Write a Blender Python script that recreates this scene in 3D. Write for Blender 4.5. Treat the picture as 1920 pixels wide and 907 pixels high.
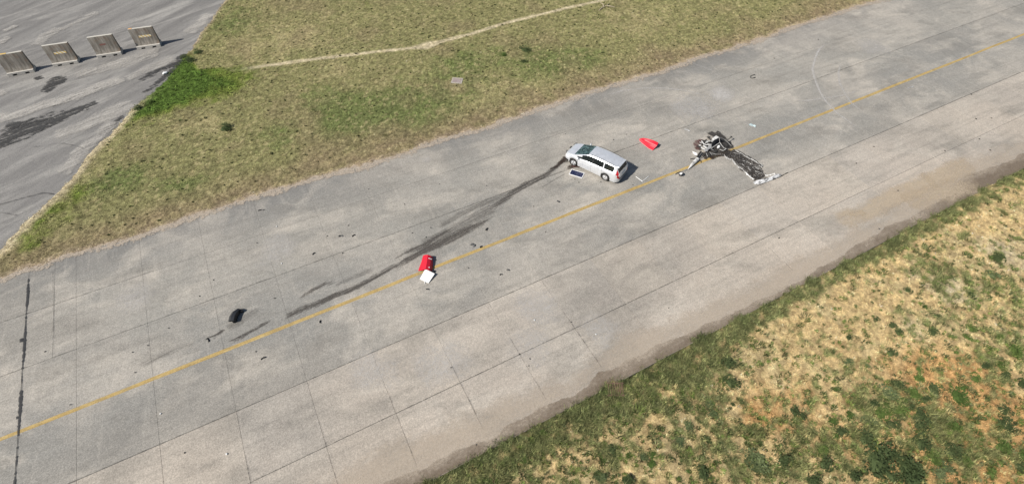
import bpy, bmesh, math, random
import numpy as np
from mathutils import Vector, Matrix
R = math.radians
random.seed(7); RNG = np.random.default_rng(11)
scn = bpy.context.scene
for o in list(bpy.data.objects): bpy.data.objects.remove(o)
COL = scn.collection

# ---------------------------------------------------------------- camera, sky, sun, exposure
cd = bpy.data.cameras.new('camera'); cam = bpy.data.objects.new('camera', cd); COL.objects.link(cam)
cam.matrix_world = Matrix(((0.88430706, 0.35235755, -0.30634161, 7.137),
                           (-0.46679585, 0.68143624, -0.56368988, -19.460),
                           (0.01013189, 0.64147394, 0.76707792, 25.979), (0, 0, 0, 1)))
cd.sensor_width = 36; cd.lens = 989.284 / 1920 * 36; cd.clip_start = 0.5; cd.clip_end = 6000
scn.camera = cam
SUN_EL, SUN_AZ = 43.0, 4.0                    # light travels towards +X, a little towards +Y
w = bpy.data.worlds.new('World'); scn.world = w; w.use_nodes = True
wn = w.node_tree; bg = wn.nodes['Background']
sk = wn.nodes.new('ShaderNodeTexSky'); sk.sky_type = 'NISHITA'; sk.sun_disc = False
sk.sun_elevation = R(SUN_EL); sk.sun_rotation = R(-90 - SUN_AZ); sk.air_density = 1.0; sk.dust_density = 1.2
wn.links.new(sk.outputs[0], bg.inputs[0]); bg.inputs[1].default_value = 0.07
sd = bpy.data.lights.new('sun', 'SUN'); sun = bpy.data.objects.new('sun', sd); COL.objects.link(sun)
sd.energy = 4.8; sd.angle = R(0.53); sd.color = (1.0, 0.955, 0.89)
dirv = Vector((math.cos(R(SUN_EL)) * math.cos(R(SUN_AZ)), math.cos(R(SUN_EL)) * math.sin(R(SUN_AZ)), -math.sin(R(SUN_EL))))
sun.rotation_euler = dirv.to_track_quat('-Z', 'Y').to_euler(); sun.location = (-20, 0, 40)
scn.view_settings.view_transform = 'Standard'; scn.view_settings.look = 'None'
scn.view_settings.exposure = 0.16; scn.view_settings.gamma = 1.0

# ---------------------------------------------------------------- helpers
def tag(o, label=None, cat=None, group=None, kind=None):
    if label: o['label'] = label
    if cat: o['category'] = cat
    if group: o['group'] = group
    if kind: o['kind'] = kind
    return o
def empty(name, loc, rz=0.0, parent=None):
    o = bpy.data.objects.new(name, None); COL.objects.link(o)
    o.location = loc; o.rotation_euler = (0, 0, rz); o.empty_display_size = .3
    if parent: o.parent = parent
    return o
def link(name, me, mat, parent=None, loc=None, rot=None):
    o = bpy.data.objects.new(name, me); COL.objects.link(o)
    if mat is not None and not me.materials: me.materials.append(mat)
    if parent: o.parent = parent
    if loc is not None: o.location = loc
    if rot is not None: o.rotation_euler = rot
    return o
def copy_tree(o, parent=None):
    c = o.copy(); COL.objects.link(c)
    if parent: c.parent = parent
    for ch in o.children: copy_tree(ch, c)
    return c
def np_mesh(name, V, F, smooth=False):
    """V (n,3), F (m,k) all same k"""
    V = np.asarray(V, np.float32); F = np.asarray(F, np.int32)
    me = bpy.data.meshes.new(name); n, k = F.shape
    me.vertices.add(len(V)); me.vertices.foreach_set('co', V.ravel())
    me.loops.add(n * k); me.loops.foreach_set('vertex_index', F.ravel())
    me.polygons.add(n); me.polygons.foreach_set('loop_start', np.arange(0, n * k, k, dtype=np.int32))
    me.update(calc_edges=True)
    if smooth: me.polygons.foreach_set('use_smooth', np.ones(n, bool))
    return me
def set_col(me, name, C):
    a = me.color_attributes.new(name, 'FLOAT_COLOR', 'POINT')
    C = np.asarray(C, np.float32)
    if C.shape[1] == 3: C = np.hstack([C, np.ones((len(C), 1), np.float32)])
    a.data.foreach_set('color', C.ravel())
def set_float(me, name, v):
    a = me.attributes.new(name, 'FLOAT', 'POINT'); a.data.foreach_set('value', np.asarray(v, np.float32))
class MB:
    """mesh builder: boxes, prisms, tubes and free faces collected into ONE mesh"""
    def __init__(s): s.v = []; s.f = []
    def add(s, vs, fs):
        b = len(s.v); s.v += [tuple(v) for v in vs]; s.f += [tuple(b + i for i in f) for f in fs]; return s
    def box(s, c, d, rz=0.0, M=None, taper=0.0):
        x, y, z = [k / 2 for k in d]; vs = []
        for sz in (-1, 1):
            t = 1 - (taper if sz > 0 else 0)
            for sx, sy in ((-1, -1), (1, -1), (1, 1), (-1, 1)): vs.append(Vector((sx * x * t, sy * y * t, sz * z)))
        A = M if M is not None else Matrix.Rotation(rz, 4, 'Z')
        vs = [Vector(c) + (A @ v) for v in vs]
        return s.add(vs, [(3, 2, 1, 0), (4, 5, 6, 7), (0, 1, 5, 4), (1, 2, 6, 5), (2, 3, 7, 6), (3, 0, 4, 7)])
    def tube(s, pts, r, n=6, cap=True):
        pts = [Vector(p) for p in pts]; rings = []
        rr = r if isinstance(r, (list, tuple)) else [r] * len(pts)
        for i, p in enumerate(pts):
            t = (pts[min(i + 1, len(pts) - 1)] - pts[max(i - 1, 0)]).normalized()
            a = t.cross(Vector((0, 0, 1))); a = a.normalized() if a.length > 1e-3 else Vector((1, 0, 0))
            b = a.cross(t)
            rings.append([p + rr[i] * (math.cos(2 * math.pi * k / n) * a + math.sin(2 * math.pi * k / n) * b) for k in range(n)])
        vs = [v for q in rings for v in q]; fs = []
        for i in range(len(pts) - 1):
            for k in range(n): fs.append((i * n + k, i * n + (k + 1) % n, (i + 1) * n + (k + 1) % n, (i + 1) * n + k))
        if cap: fs.append(tuple(range(n))[::-1]); fs.append(tuple((len(pts) - 1) * n + k for k in range(n)))
        return s.add(vs, fs)
    def prism(s, poly, z0, z1):
        n = len(poly); vs = [(x, y, z0) for x, y in poly] + [(x, y, z1) for x, y in poly]
        return s.add(vs, [tuple(range(n))[::-1], tuple(range(n, 2 * n))] + [(i, (i + 1) % n, n + (i + 1) % n, n + i) for i in range(n)])
    def lathe(s, prof, n=20, axis='Y'):
        vs = []
        for r, h in prof:
            for k in range(n):
                a = 2 * math.pi * k / n; c, q = r * math.cos(a), r * math.sin(a)
                vs.append((c, h, q) if axis == 'Y' else (c, q, h))
        m = len(prof); fs = [(i * n + k, i * n + (k + 1) % n, (i + 1) * n + (k + 1) % n, (i + 1) * n + k) for i in range(m - 1) for k in range(n)]
        return s.add(vs, fs)
    def sheet(s, P, th=0.0):
        """P: rows of 3-D points -> quad sheet, thickness th along -Z"""
        r, c = len(P), len(P[0]); flat = [tuple(p) for q in P for p in q]
        fs = [(i * c + j, i * c + j + 1, (i + 1) * c + j + 1, (i + 1) * c + j) for i in range(r - 1) for j in range(c - 1)]
        if th:
            n = len(flat); lo = [(x, y, z - th) for x, y, z in flat]
            rim = [i for i in range(c)] + [i * c + c - 1 for i in range(1, r)] + [(r - 1) * c + j for j in range(c - 2, -1, -1)] + [i * c for i in range(r - 2, 0, -1)]
            fs2 = fs + [tuple(n + k for k in f[::-1]) for f in fs] + [(rim[(i + 1) % len(rim)], rim[i], n + rim[i], n + rim[(i + 1) % len(rim)]) for i in range(len(rim))]
            return s.add(flat + lo, fs2)
        return s.add(flat, fs)
    def mesh(s, name, smooth=None, bevel=0.0):
        me = bpy.data.meshes.new(name); me.from_pydata([tuple(v) for v in s.v], [], s.f); me.update()
        bm = bmesh.new(); bm.from_mesh(me)
        bmesh.ops.recalc_face_normals(bm, faces=bm.faces)
        if bevel: bmesh.ops.bevel(bm, geom=[e for e in bm.edges if len(e.link_faces) == 2 and e.calc_face_angle(0) > .6], offset=bevel, segments=1, affect='EDGES')
        bm.to_mesh(me); bm.free()
        if smooth is not None:
            me.polygons.foreach_set('use_smooth', np.ones(len(me.polygons), bool)); me.set_sharp_from_angle(angle=R(smooth))
        return me
    def build(s, name, mat, parent=None, loc=None, rot=None, smooth=None, bevel=0.0):
        return link(name, s.mesh(name, smooth, bevel), mat, parent, loc, rot)

# numpy value noise
def _h(i, j, s):
    n = (i * 374761393 + j * 668265263 + s * 1442695041) & 0xffffffff
    n = ((n ^ (n >> 13)) * 1274126177) & 0xffffffff
    return ((n ^ (n >> 16)) & 0xffff) / 65535.0
def vnoise(x, y, s=0):
    x = np.asarray(x, float); y = np.asarray(y, float)
    xi = np.floor(x).astype(np.int64); yi = np.floor(y).astype(np.int64); fx = x - xi; fy = y - yi
    fx = fx * fx * (3 - 2 * fx); fy = fy * fy * (3 - 2 * fy)
    a, b, c, d = _h(xi, yi, s), _h(xi + 1, yi, s), _h(xi, yi + 1, s), _h(xi + 1, yi + 1, s)
    return (a * (1 - fx) + b * fx) * (1 - fy) + (c * (1 - fx) + d * fx) * fy
def fbm(x, y, s=0, o=4, g=.5):
    t = 0; a = 1; n = 0
    for k in range(o):
        t = t + a * vnoise(x * 2 ** k + 17.3 * k, y * 2 ** k - 9.1 * k, s + k); n += a; a *= g
    return t / n
def sstep(a, b, x): t = np.clip((x - a) / (b - a), 0, 1); return t * t * (3 - 2 * t)
def seg_dist(x, y, pts):
    """distance to a polyline and the parameter 0..1 along it"""
    pts = [np.array(p[:2], float) for p in pts]; D = np.full(np.shape(x), 1e9); T = np.zeros(np.shape(x))
    L = [0]
    for a, b in zip(pts, pts[1:]): L.append(L[-1] + np.linalg.norm(b - a))
    for i, (a, b) in enumerate(zip(pts, pts[1:])):
        d = b - a; q = max(d @ d, 1e-9); t = np.clip(((x - a[0]) * d[0] + (y - a[1]) * d[1]) / q, 0, 1)
        e = np.hypot(x - a[0] - t * d[0], y - a[1] - t * d[1]); m = e < D
        D = np.where(m, e, D); T = np.where(m, (L[i] + t * (L[i + 1] - L[i])) / L[-1], T)
    return D, T

# materials
class NT:
    def __init__(s, name):
        s.m = bpy.data.materials.new(name); s.m.use_nodes = True; s.t = s.m.node_tree; s.b = s.t.nodes['Principled BSDF']; s.out = s.t.nodes['Material Output']
        s.b.inputs['Roughness'].default_value = .85
    def n(s, typ, **kw):
        x = s.t.nodes.new('ShaderNode' + typ)
        for k, v in kw.items(): setattr(x, k, v)
        return x
    def l(s, a, b): s.t.links.new(a, b)
    def put(s, sock, v):
        if hasattr(v, 'is_output') or isinstance(v, bpy.types.NodeSocket): s.l(v, sock)
        else: sock.default_value = v
    def pos(s): return s.n('NewGeometry').outputs['Position']
    def mapv(s, vec, scale, rz=0.0):
        if rz:                                                # turn first, then stretch along the turned axes
            r = s.n('Mapping'); s.l(vec, r.inputs[0]); r.inputs['Rotation'].default_value = (0, 0, rz); vec = r.outputs[0]
        m = s.n('Mapping'); s.l(vec, m.inputs[0]); m.inputs['Scale'].default_value = scale; return m.outputs[0]
    def noise(s, vec, scale, detail=4, rough=.55, dist=0.0):
        x = s.n('TexNoise'); s.l(vec, x.inputs['Vector']); x.inputs['Scale'].default_value = scale; x.inputs['Detail'].default_value = detail
        x.inputs['Roughness'].default_value = rough; x.inputs['Distortion'].default_value = dist; return x.outputs[0]
    def math(s, op, a, b=0.0, c=None, clamp=False):
        x = s.n('Math', operation=op, use_clamp=clamp); s.put(x.inputs[0], a); s.put(x.inputs[1], b)
        if c is not None: s.put(x.inputs[2], c)
        return x.outputs[0]
    def rng(s, v, a, b, c=0.0, d=1.0):
        x = s.n('MapRange', clamp=True); s.put(x.inputs[0], v)
        for i, q in enumerate((a, b, c, d)): x.inputs[i + 1].default_value = q
        return x.outputs[0]
    def mix(s, f, a, b, mode='MIX'):
        x = s.n('Mix', data_type='RGBA', blend_type=mode); s.put(x.inputs[0], f)
        for i, q in ((6, a), (7, b)):
            if isinstance(q, (tuple, list)): q = tuple(q) + (1,) * (4 - len(q))
            s.put(x.inputs[i], q)
        return x.outputs[2]
    def ramp(s, v, stops, interp='LINEAR'):
        x = s.n('ValToRGB'); s.put(x.inputs[0], v); e = x.color_ramp.elements; x.color_ramp.interpolation = interp
        while len(e) < len(stops): e.new(.5)
        for i, (q, c) in enumerate(stops): e[i].position = q; e[i].color = tuple(c) + (1,)
        return x.outputs[0]
    def bump(s, h, strength=.3, dist=.02):
        x = s.n('Bump'); s.l(h, x.inputs['Height']); x.inputs['Strength'].default_value = strength; x.inputs['Distance'].default_value = dist
        s.l(x.outputs[0], s.b.inputs['Normal'])
    def col(s, v):
        if isinstance(v, (tuple, list)): s.b.inputs['Base Color'].default_value = tuple(v) + (1,)
        else: s.l(v, s.b.inputs['Base Color'])
    def alpha(s, a): s.put(s.b.inputs['Alpha'], a)
def simple(name, c, rough=.6, metal=0.0, var=.25, scale=9.0, spec=None):
    q = NT(name); tc = q.n('TexCoord').outputs['Object']; f = q.noise(tc, scale, 5)
    q.col(q.mix(f, tuple(k * (1 - var) for k in c), tuple(min(1, k * (1 + var)) for k in c)))
    q.b.inputs['Roughness'].default_value = rough; q.b.inputs['Metallic'].default_value = metal
    if spec is not None: q.b.inputs['Specular IOR Level'].default_value = spec
    return q.m

L = 3.81; S = 3.5376; EDGE = 3 * L
# ---------------------------------------------------------------- concrete
def concrete_mat(name, slab=True):
    q = NT(name); P = q.pos(); sep = q.n('SeparateXYZ'); q.l(P, sep.inputs[0]); y = sep.outputs[1]
    wob = q.math('MULTIPLY_ADD', q.noise(P, .35, 3), 1.2, -.6)
    yy = q.rng(q.math('ADD', y, wob), -12, 12)
    def at(v): return (v + 12) / 24
    smooth = q.ramp(yy, [(at(-11.6), (.31, .275, .235)), (at(-9.6), (.36, .325, .285)), (at(-6), (.365, .335, .300)), (at(-4.0), (.335, .315, .288)), (at(-2), (.275, .27, .257)), (at(0), (.25, .248, .24)),
                         (at(2.0), (.275, .271, .259)), (at(5.5), (.295, .287, .270)), (at(8.4), (.262, .257, .245)), (at(11.0), (.185, .185, .183))])
    low = q.math('LESS_THAN', y, -L)
    c = q.mix(q.math('MULTIPLY', low, .45), smooth, (.455, .412, .372))
    mid = q.math('MULTIPLY', q.math('GREATER_THAN', y, -L), q.math('LESS_THAN', y, L))
    c = q.mix(q.math('MULTIPLY', mid, .45), c, (.238, .235, .226))
    big = q.noise(P, .16, 5, .6, .4); c = q.mix(q.rng(big, .44, .64), c, q.mix(.55, c, (.42, .392, .358))); b3 = q.noise(q.mapv(P, (.6, 1, 1), .2), .11, 4, .55); c = q.mix(q.rng(b3, .50, .66, 0, .55), c, (.20, .196, .188))
    blo = q.noise(q.mapv(P, (.55, 1, 1), .0), .42, 6, .62, .8); c = q.mix(q.rng(blo, .50, .68, 0, .62), c, (.46, .43, .39))
    dk = q.noise(q.mapv(P, (.5, 1.0, 1), .3), .55, 6, .6); c = q.mix(q.rng(dk, .52, .72, 0, .60), c, (.185, .178, .165))
    strk = q.noise(q.mapv(P, (.10, 2.6, 1)), 1.0, 5, .6); c = q.mix(q.rng(strk, .48, .75, 0, .40), c, (.18, .174, .162))
    strk2 = q.noise(q.mapv(P, (3.0, .22, 1), .08), 1.0, 4, .6); c = q.mix(q.rng(strk2, .55, .80, 0, .30), c, (.47, .445, .41))
    if slab:
        rnd = q.n('ObjectInfo').outputs['Random']
        c = q.mix(q.math('MULTIPLY_ADD', low, .55, .22), c, q.ramp(rnd, [(0, (.90, .90, .90)), (.35, (1.04, 1.02, .995)), (.7, (.97, .97, .975)), (1, (1.10, 1.08, 1.06))]), 'MULTIPLY')
    m = q.noise(P, 2.6, 6, .72); c = q.mix(1.0, c, q.ramp(m, [(.34, (.93, .93, .93)), (.66, (1.07, 1.07, 1.07))]), 'MULTIPLY')
    g = q.noise(P, 13, 5, .9); c = q.mix(1.0, c, q.ramp(g, [(.36, (.76, .76, .76)), (.64, (1.22, 1.22, 1.22))]), 'MULTIPLY')
    ag = q.n('TexVoronoi'); q.l(P, ag.inputs['Vector']); ag.inputs['Scale'].default_value = 22
    c = q.mix(1.0, c, q.ramp(ag.outputs['Color'], [(.0, (.78, .78, .78)), (1, (1.20, 1.19, 1.17))]), 'MULTIPLY')
    pit = q.noise(P, 6.5, 2, .5); c = q.mix(q.rng(pit, .70, .75, 0, .55), c, (.13, .125, .115))
    c = q.mix(1.0, c, (1.085, 1.06, 1.005), 'MULTIPLY')
    q.col(c); q.b.inputs['Roughness'].default_value = .9; q.b.inputs['Specular IOR Level'].default_value = .25
    q.bump(g, .35, .02); return q.m
M_conc = concrete_mat('concrete_pavement'); M_conc_far = concrete_mat('concrete_pavement_far', False)
M_joint = simple('joint_filler', (.085, .08, .072), .95, 0, .35, 3)

X0, X1 = -9.57 - 3 * S, 24 * S + S          # range with single slabs
brk = [X0 + k * S for k in range(3)] + [-9.57, -2 * S] + [k * S for k in range(-1, 26)]
t = MB()
taxi_me = MB().box(((X0 + X1) / 2, 0, -.155), (X1 - X0, 2 * EDGE - .06, .28)).mesh('taxiway')
taxi = link('taxiway', taxi_me, M_joint); tag(taxi, kind='structure')
for nm, a, b in (('pavement_run', -700, X0), ('pavement_run', X1, 700)):
    MB().box(((a + b) / 2, 0, -.148), (b - a - .03, 2 * EDGE, .29)).build(nm, M_conc_far, taxi)
rs = random.Random(3)
slab_cache = {}
def slab(x0, x1, lane, extra=0.0):
    ya, yb = lane * L, (lane + 1) * L
    gl = {-3: .0, -2: .009, -1: .010, 0: .004, 1: .009, 2: .006, 3: .0}            # half joint widths at y = k*L
    gx = .0042 if lane < -1 else (.0024 if lane < 1 else .0020)
    key = (lane, round(x1 - x0, 3))
    if key not in slab_cache:
        w_, h_ = (x1 - x0) / 2, L / 2
        y0, y1 = -h_ + gl[lane], h_ - gl[lane + 1]; x0_, x1_ = -w_ + gx, w_ - gx; ch = .006
        m = MB(); lo = [(x0_, y0), (x1_, y0), (x1_, y1), (x0_, y1)]; hi = [(x0_ + ch, y0 + ch), (x1_ - ch, y0 + ch), (x1_ - ch, y1 - ch), (x0_ + ch, y1 - ch)]
        vs = [(a, b, -.2) for a, b in lo] + [(a, b, -ch) for a, b in lo] + [(a, b, 0) for a, b in hi]
        m.add(vs, [(0, 1, 5, 4), (1, 2, 6, 5), (2, 3, 7, 6), (3, 0, 4, 7), (4, 5, 9, 8), (5, 6, 10, 9), (6, 7, 11, 10), (7, 4, 8, 11), (8, 9, 10, 11)])
        slab_cache[key] = m.mesh('concrete_slab')
    o = link('concrete_slab', slab_cache[key], M_conc, taxi, ((x0 + x1) / 2, (ya + yb) / 2, rs.uniform(-.0008, .0008)))
for a, b in zip(brk, brk[1:]):
    for lane in range(-3, 3):
        if abs(a + 9.57) < .01 and lane >= 1: slab(a, -8.2, lane); slab(-8.2, b, lane)
        else: slab(a, b, lane)

# worn yellow centre line
q = NT('worn_yellow_paint'); P = q.pos(); a = q.noise(P, 4.5, 6, .75); b2 = q.noise(q.mapv(P, (.6, 9, 1)), 1.2, 4, .7)
c = q.mix(q.rng(b2, .45, .72), (.46, .315, .105), (.55, .435, .21)); c = q.mix(q.rng(q.noise(P, .5, 4), .5, .75, 0, .45), c, (.36, .27, .13))
q.col(q.mix(1.0, c, q.ramp(q.noise(P, 16, 3, .8), [(.3, (.75, .75, .75)), (.7, (1.2, 1.2, 1.2))]), 'MULTIPLY'))
at_ = q.n('Attribute', attribute_name='dens').outputs['Fac']
q.alpha(q.math('MULTIPLY', q.rng(q.math('ADD', q.math('SUBTRACT', a, .5), at_), .40, .62), q.math('MULTIPLY', q.rng(q.noise(P, 9, 5, .85), .32, .50, .50, 1), q.rng(q.noise(P, .9, 5, .7), .34, .54, .65, 1)))); M_yel = q.m
xs = np.arange(-60, 160, .25); ys = np.array([-.20, -.15, -.12, -.03, .03, .12, .15, .20]) * .80; dn = np.array([0, .35, .85, 1, 1, .85, .35, 0])
XX, YY = np.meshgrid(xs, ys, indexing='ij'); YY = YY * (1 + .18 * (vnoise(XX * .8, YY * 0, 5) - .5)) + .05 * (fbm(XX * .25, XX * 0, 8) - .5) + .02
ny = len(ys); I = np.arange(len(xs) * ny).reshape(len(xs), ny)
F = np.stack([I[:-1, :-1], I[1:, :-1], I[1:, 1:], I[:-1, 1:]], -1).reshape(-1, 4)
me = np_mesh('yellow_centre_line', np.stack([XX, YY, np.full_like(XX, .0035)], -1).reshape(-1, 3), F)
set_float(me, 'dens', np.tile(dn, len(xs))); link('yellow_centre_line', me, M_yel, taxi)

# ---------------------------------------------------------------- stains: thin sheets lying on the pavement, alpha broken up by noise
def stain_mat(name, c0, c1, scale=(1, 1, 1), nsc=3.0, sharp=.3, amax=.8, w_=.9, rz=0.0, rough=.9, dm=.72, grain=.45, hf=.55):
    q = NT(name); P = q.pos(); V = q.mapv(P, scale, rz); n1 = q.rng(q.noise(V, nsc, 8, .72), .30, .70); d = q.n('Attribute', attribute_name='dens').outputs['Fac']
    s_ = q.math('ADD', q.math('MULTIPLY', d, dm), q.math('MULTIPLY', q.math('SUBTRACT', n1, .5), w_))
    s_ = q.math('ADD', s_, q.math('MULTIPLY', q.math('SUBTRACT', q.rng(q.noise(P, 5.5, 7, .85), .32, .68), .5), hf))
    a_ = q.math('MULTIPLY', q.rng(s_, .5 - sharp, .5 + sharp), q.rng(d, .02, .25))
    g_ = q.rng(q.noise(P, 12, 5, .8), .36, .60, 1 - grain, 1.0)
    q.alpha(q.math('MULTIPLY', q.math('MULTIPLY', a_, g_), amax))
    q.col(q.mix(q.rng(q.noise(P, 9, 4, .75), .35, .65), c0, c1)); q.b.inputs['Roughness'].default_value = rough; return q.m
ZL = [0.005]
def stain(name, mat, func, box, step=.12, parent=None, z=None):
    x0, y0, x1, y1 = box; xs = np.arange(x0, x1 + step, step); ys = np.arange(y0, y1 + step, step)
    X, Y = np.meshgrid(xs, ys, indexing='ij'); D = np.clip(func(X, Y), 0, 1)
    I = np.arange(X.size).reshape(X.shape); q4 = np.stack([I[:-1, :-1], I[1:, :-1], I[1:, 1:], I[:-1, 1:]], -1).reshape(-1, 4)
    keep = D.ravel()[q4].max(1) > .01; q4 = q4[keep]
    if not len(q4): return
    u, inv = np.unique(q4, return_inverse=True)
    if z is None: ZL[0] += .0006; z = ZL[0]
    V = np.stack([X.ravel(), Y.ravel(), np.full(X.size, z)], -1)[u]
    me = np_mesh(name, V, inv.reshape(-1, 4)); set_float(me, 'dens', D.ravel()[u])
    return link(name, me, mat, parent or taxi)
def pl_stain(name, mat, pts, w0, dens=1.0, step=.12, fade=(0.08, 0.08), wob=.25, parent=None, ws=None):
    P = np.array([p[:2] for p in pts]); m = w0 * 2.2 + .6
    def f(x, y):
        x2 = x + wob * (fbm(x * .9, y * .9, 3) - .5); y2 = y + wob * (fbm(x * .9, y * .9, 9) - .5)
        d, t = seg_dist(x2, y2, pts); W = w0 if ws is None else np.interp(t, np.linspace(0, 1, len(ws)), ws)
        dd = dens if np.isscalar(dens) else np.interp(t, np.linspace(0, 1, len(dens)), dens)
        return dd * (1 - sstep(.35 * W, 1.15 * W, d)) * sstep(0, max(fade[0], 1e-3), t) * (1 - sstep(1 - max(fade[1], 1e-3), 1, t))
    return stain(name, mat, f, (P[:, 0].min() - m, P[:, 1].min() - m, P[:, 0].max() + m, P[:, 1].max() + m), step, parent)

ang = math.atan2(2.6, 16)
M_skid = stain_mat('tyre_rubber_smear', (.050, .043, .037), (.10, .088, .076), (.22, 3.6, 1), 2.0, .30, .86, .95, -ang, dm=.80)
M_skid2 = stain_mat('faint_rubber_smear', (.09, .082, .072), (.13, .12, .108), (.2, 3.6, 1), 2.0, .40, .55, 1.0, -ang, dm=.70)
M_pale = stain_mat('pale_tyre_track', (.50, .475, .44), (.58, .555, .52), (1, 1, 1), 2.5, .45, .85, .6, dm=1.15)
M_silt = stain_mat('damp_brown_silt', (.150, .112, .077), (.215, .168, .120), (1, 1, 1), 2.2, .10, .90, .38, dm=.95, grain=.3)
M_dust = stain_mat('pale_sandy_dust', (.47, .39, .30), (.54, .46, .365), (.6, 1.4, 1), 1.3, .4, .70, .7, dm=.85)
M_sand = stain_mat('drifted_sand', (.48, .385, .265), (.55, .45, .33), (.7, 1.2, 1), 1.2, .4, .8, .7, dm=.9)
M_tar = stain_mat('black_joint_tar', (.018, .018, .019), (.035, .035, .036), (1, 1, 1), 5, .10, .95, .5, 0, .7, dm=.9, grain=.15)
M_soot = stain_mat('soot_and_ash', (.018, .016, .014), (.060, .052, .046), (1, 1, 1), 3.2, .24, .94, .8, dm=.92, grain=.35)
M_rust = stain_mat('reddish_scorch', (.115, .050, .044), (.16, .085, .075), (1, 1, 1), 3.5, .35, .80, .8, dm=.85)
M_oil = stain_mat('dark_oily_fluid', (.030, .022, .016), (.065, .040, .026), (1, 1, 1), 4.0, .25, .92, .5, 0, .45, dm=.9)
M_crack = stain_mat('dark_crack', (.05, .047, .042), (.08, .075, .068), (1, 1, 1), 2.5, .35, .70, .9, dm=.80)

pl_stain('skid_mark', M_skid, [(24.90,4.68), (24.39,4.70), (22.28,3.98), (20.57,3.83), (18.69,3.25), (16.74,2.67)], .22, (1, 1, .9, .75, .7, .5), ws=[.20, .24, .30, .28, .3, .3], fade=(.0, .15))
pl_stain('skid_mark', M_skid, [(17.73,2.27), (16.08,1.91), (14.59,1.80), (13.23,1.55), (12.01,1.54), (10.56,1.22), (9.08,1.04), (7.64,0.79), (6.05,0.73), (4.65,0.75), (3.16,0.69)], .4, (.5, .85, 1, 1, .95, .9, .9, .9, .9, .9, .8), ws=[.12, .30, .40, .40, .32, .25, .24, .26, .24, .28, .22], fade=(.06, .04))
pl_stain('skid_mark', M_skid2, [(21.22,3.83), (19.37,3.66), (17.46,3.56), (15.43,3.35), (13.68,2.95)], .3, .9, ws=[.2, .3, .3, .3, .2])
pl_stain('skid_mark', M_skid, [(14.91,2.51), (13.67,2.27), (12.44,1.96), (11.48,1.91), (10.12,1.80)], .16, (.6, .9, .85, .8, .5), ws=[.08, .18, .2, .16, .1])
pl_stain('skid_mark', M_skid2, [(17.90,2.91), (15.91,2.49), (14.09,2.25), (12.19,2.00)], .5, .9)
pl_stain('skid_mark', M_skid, [(6.98,1.88), (5.86,1.79), (5.00,1.67), (4.14,1.48)], .16, (.4, .75, .8, .4), ws=[.1, .18, .16, .08], fade=(.2, .2))
pl_stain('skid_mark', M_skid2, [(8.91,1.64), (7.26,1.56), (6.49,1.46)], .2, .7)
pl_stain('skid_mark', M_skid, [(2.73,0.76), (1.82,0.58), (0.63,0.55)], .17, (.7, .8, .6), fade=(.2, .05))
pl_stain('skid_mark', M_skid, [(1.66,0.58), (0.96,0.46), (0.17,0.46)], .15, (.6, .9, .5), fade=(.15, .2))
pl_stain('skid_mark', M_skid, [(0.32,1.46), (-0.24,1.26), (-0.90,1.28)], .12, (.7, .95, .6), fade=(.15, .15))
pl_stain('skid_mark', M_skid2, [(2.45,1.85), (1.59,1.73), (0.32,1.46)], .28, .75, fade=(.25, .1))
pl_stain('skid_mark', M_skid2, [(-1.16,1.24), (-2.32,1.24), (-3.45,1.15), (-4.55,1.15)], .16, .7, fade=(.1, .3))
pl_stain('skid_mark', M_skid2, [(23.90,3.50), (22.89,3.32), (21.60,3.07)], .05, .8, wob=.1, step=.05)
for k, (pts, wd, dn_) in enumerate([
    ([(32.02,10.15), (33.84,9.99), (35.48,9.53), (36.92,8.80), (38.18,7.84), (39.80,5.89)], .16, .62),
    ([(55.77,7.82), (53.83,7.10), (52.34,6.22), (50.90,5.21), (49.79,4.10), (48.88,2.81), (48.13,1.65), (47.39,-0.46), (47.36,-1.96), (47.39,-3.18)], .22, .70),
    ([(53.93,4.71), (52.48,3.73), (51.14,2.45), (50.08,0.96), (49.57,-0.13), (49.35,-1.79)], .2, .55),
    ([(45.26,2.36), (47.17,1.69), (49.61,1.05), (52.00,0.90)], .2, .5),
    ([(41.62,10.95), (42.17,9.81), (42.61,8.58)], .14, .45), ([(39.32,10.25), (40.81,9.49), (42.21,8.61)], .1, .45),
    ([(39.76,3.16), (39.88,1.59), (39.98,0.87)], .12, .4)]):
    pl_stain('pale_track', M_pale, pts, wd * .62, dn_ * 1.0, wob=.15, step=.08, fade=(.15, .15))
for (cx, cy), r, d in (((40.79,5.84), 1.2, .75), ((37.59,5.69), 2.2, .45), ((38.03,5.03), 1.4, .45), ((16.50,-5.59), 1.6, .4), ((10.34,-5.91), 1.8, .42), ((6.85,-4.73), 1.6, .42), ((4.05,5.78), 1.4, .4), ((-4.14,5.96), 1.2, .38), ((19.01,-8.49), 1.4, .4), ((15.60,9.46), .5, .4), ((58.84,4.97), 1.8, .4), ((15.21,-7.27), 1.5, .4)):
    stain('pale_patch', M_pale, lambda x, y: d * (1 - sstep(.2 * r, 1.3 * r, np.hypot(x - cx, y - cy) + .9 * r * (fbm(x * .8, y * .8, 4) - .5))), (cx - 2 * r, cy - 2 * r, cx + 2 * r, cy + 2 * r), .2)
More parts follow.
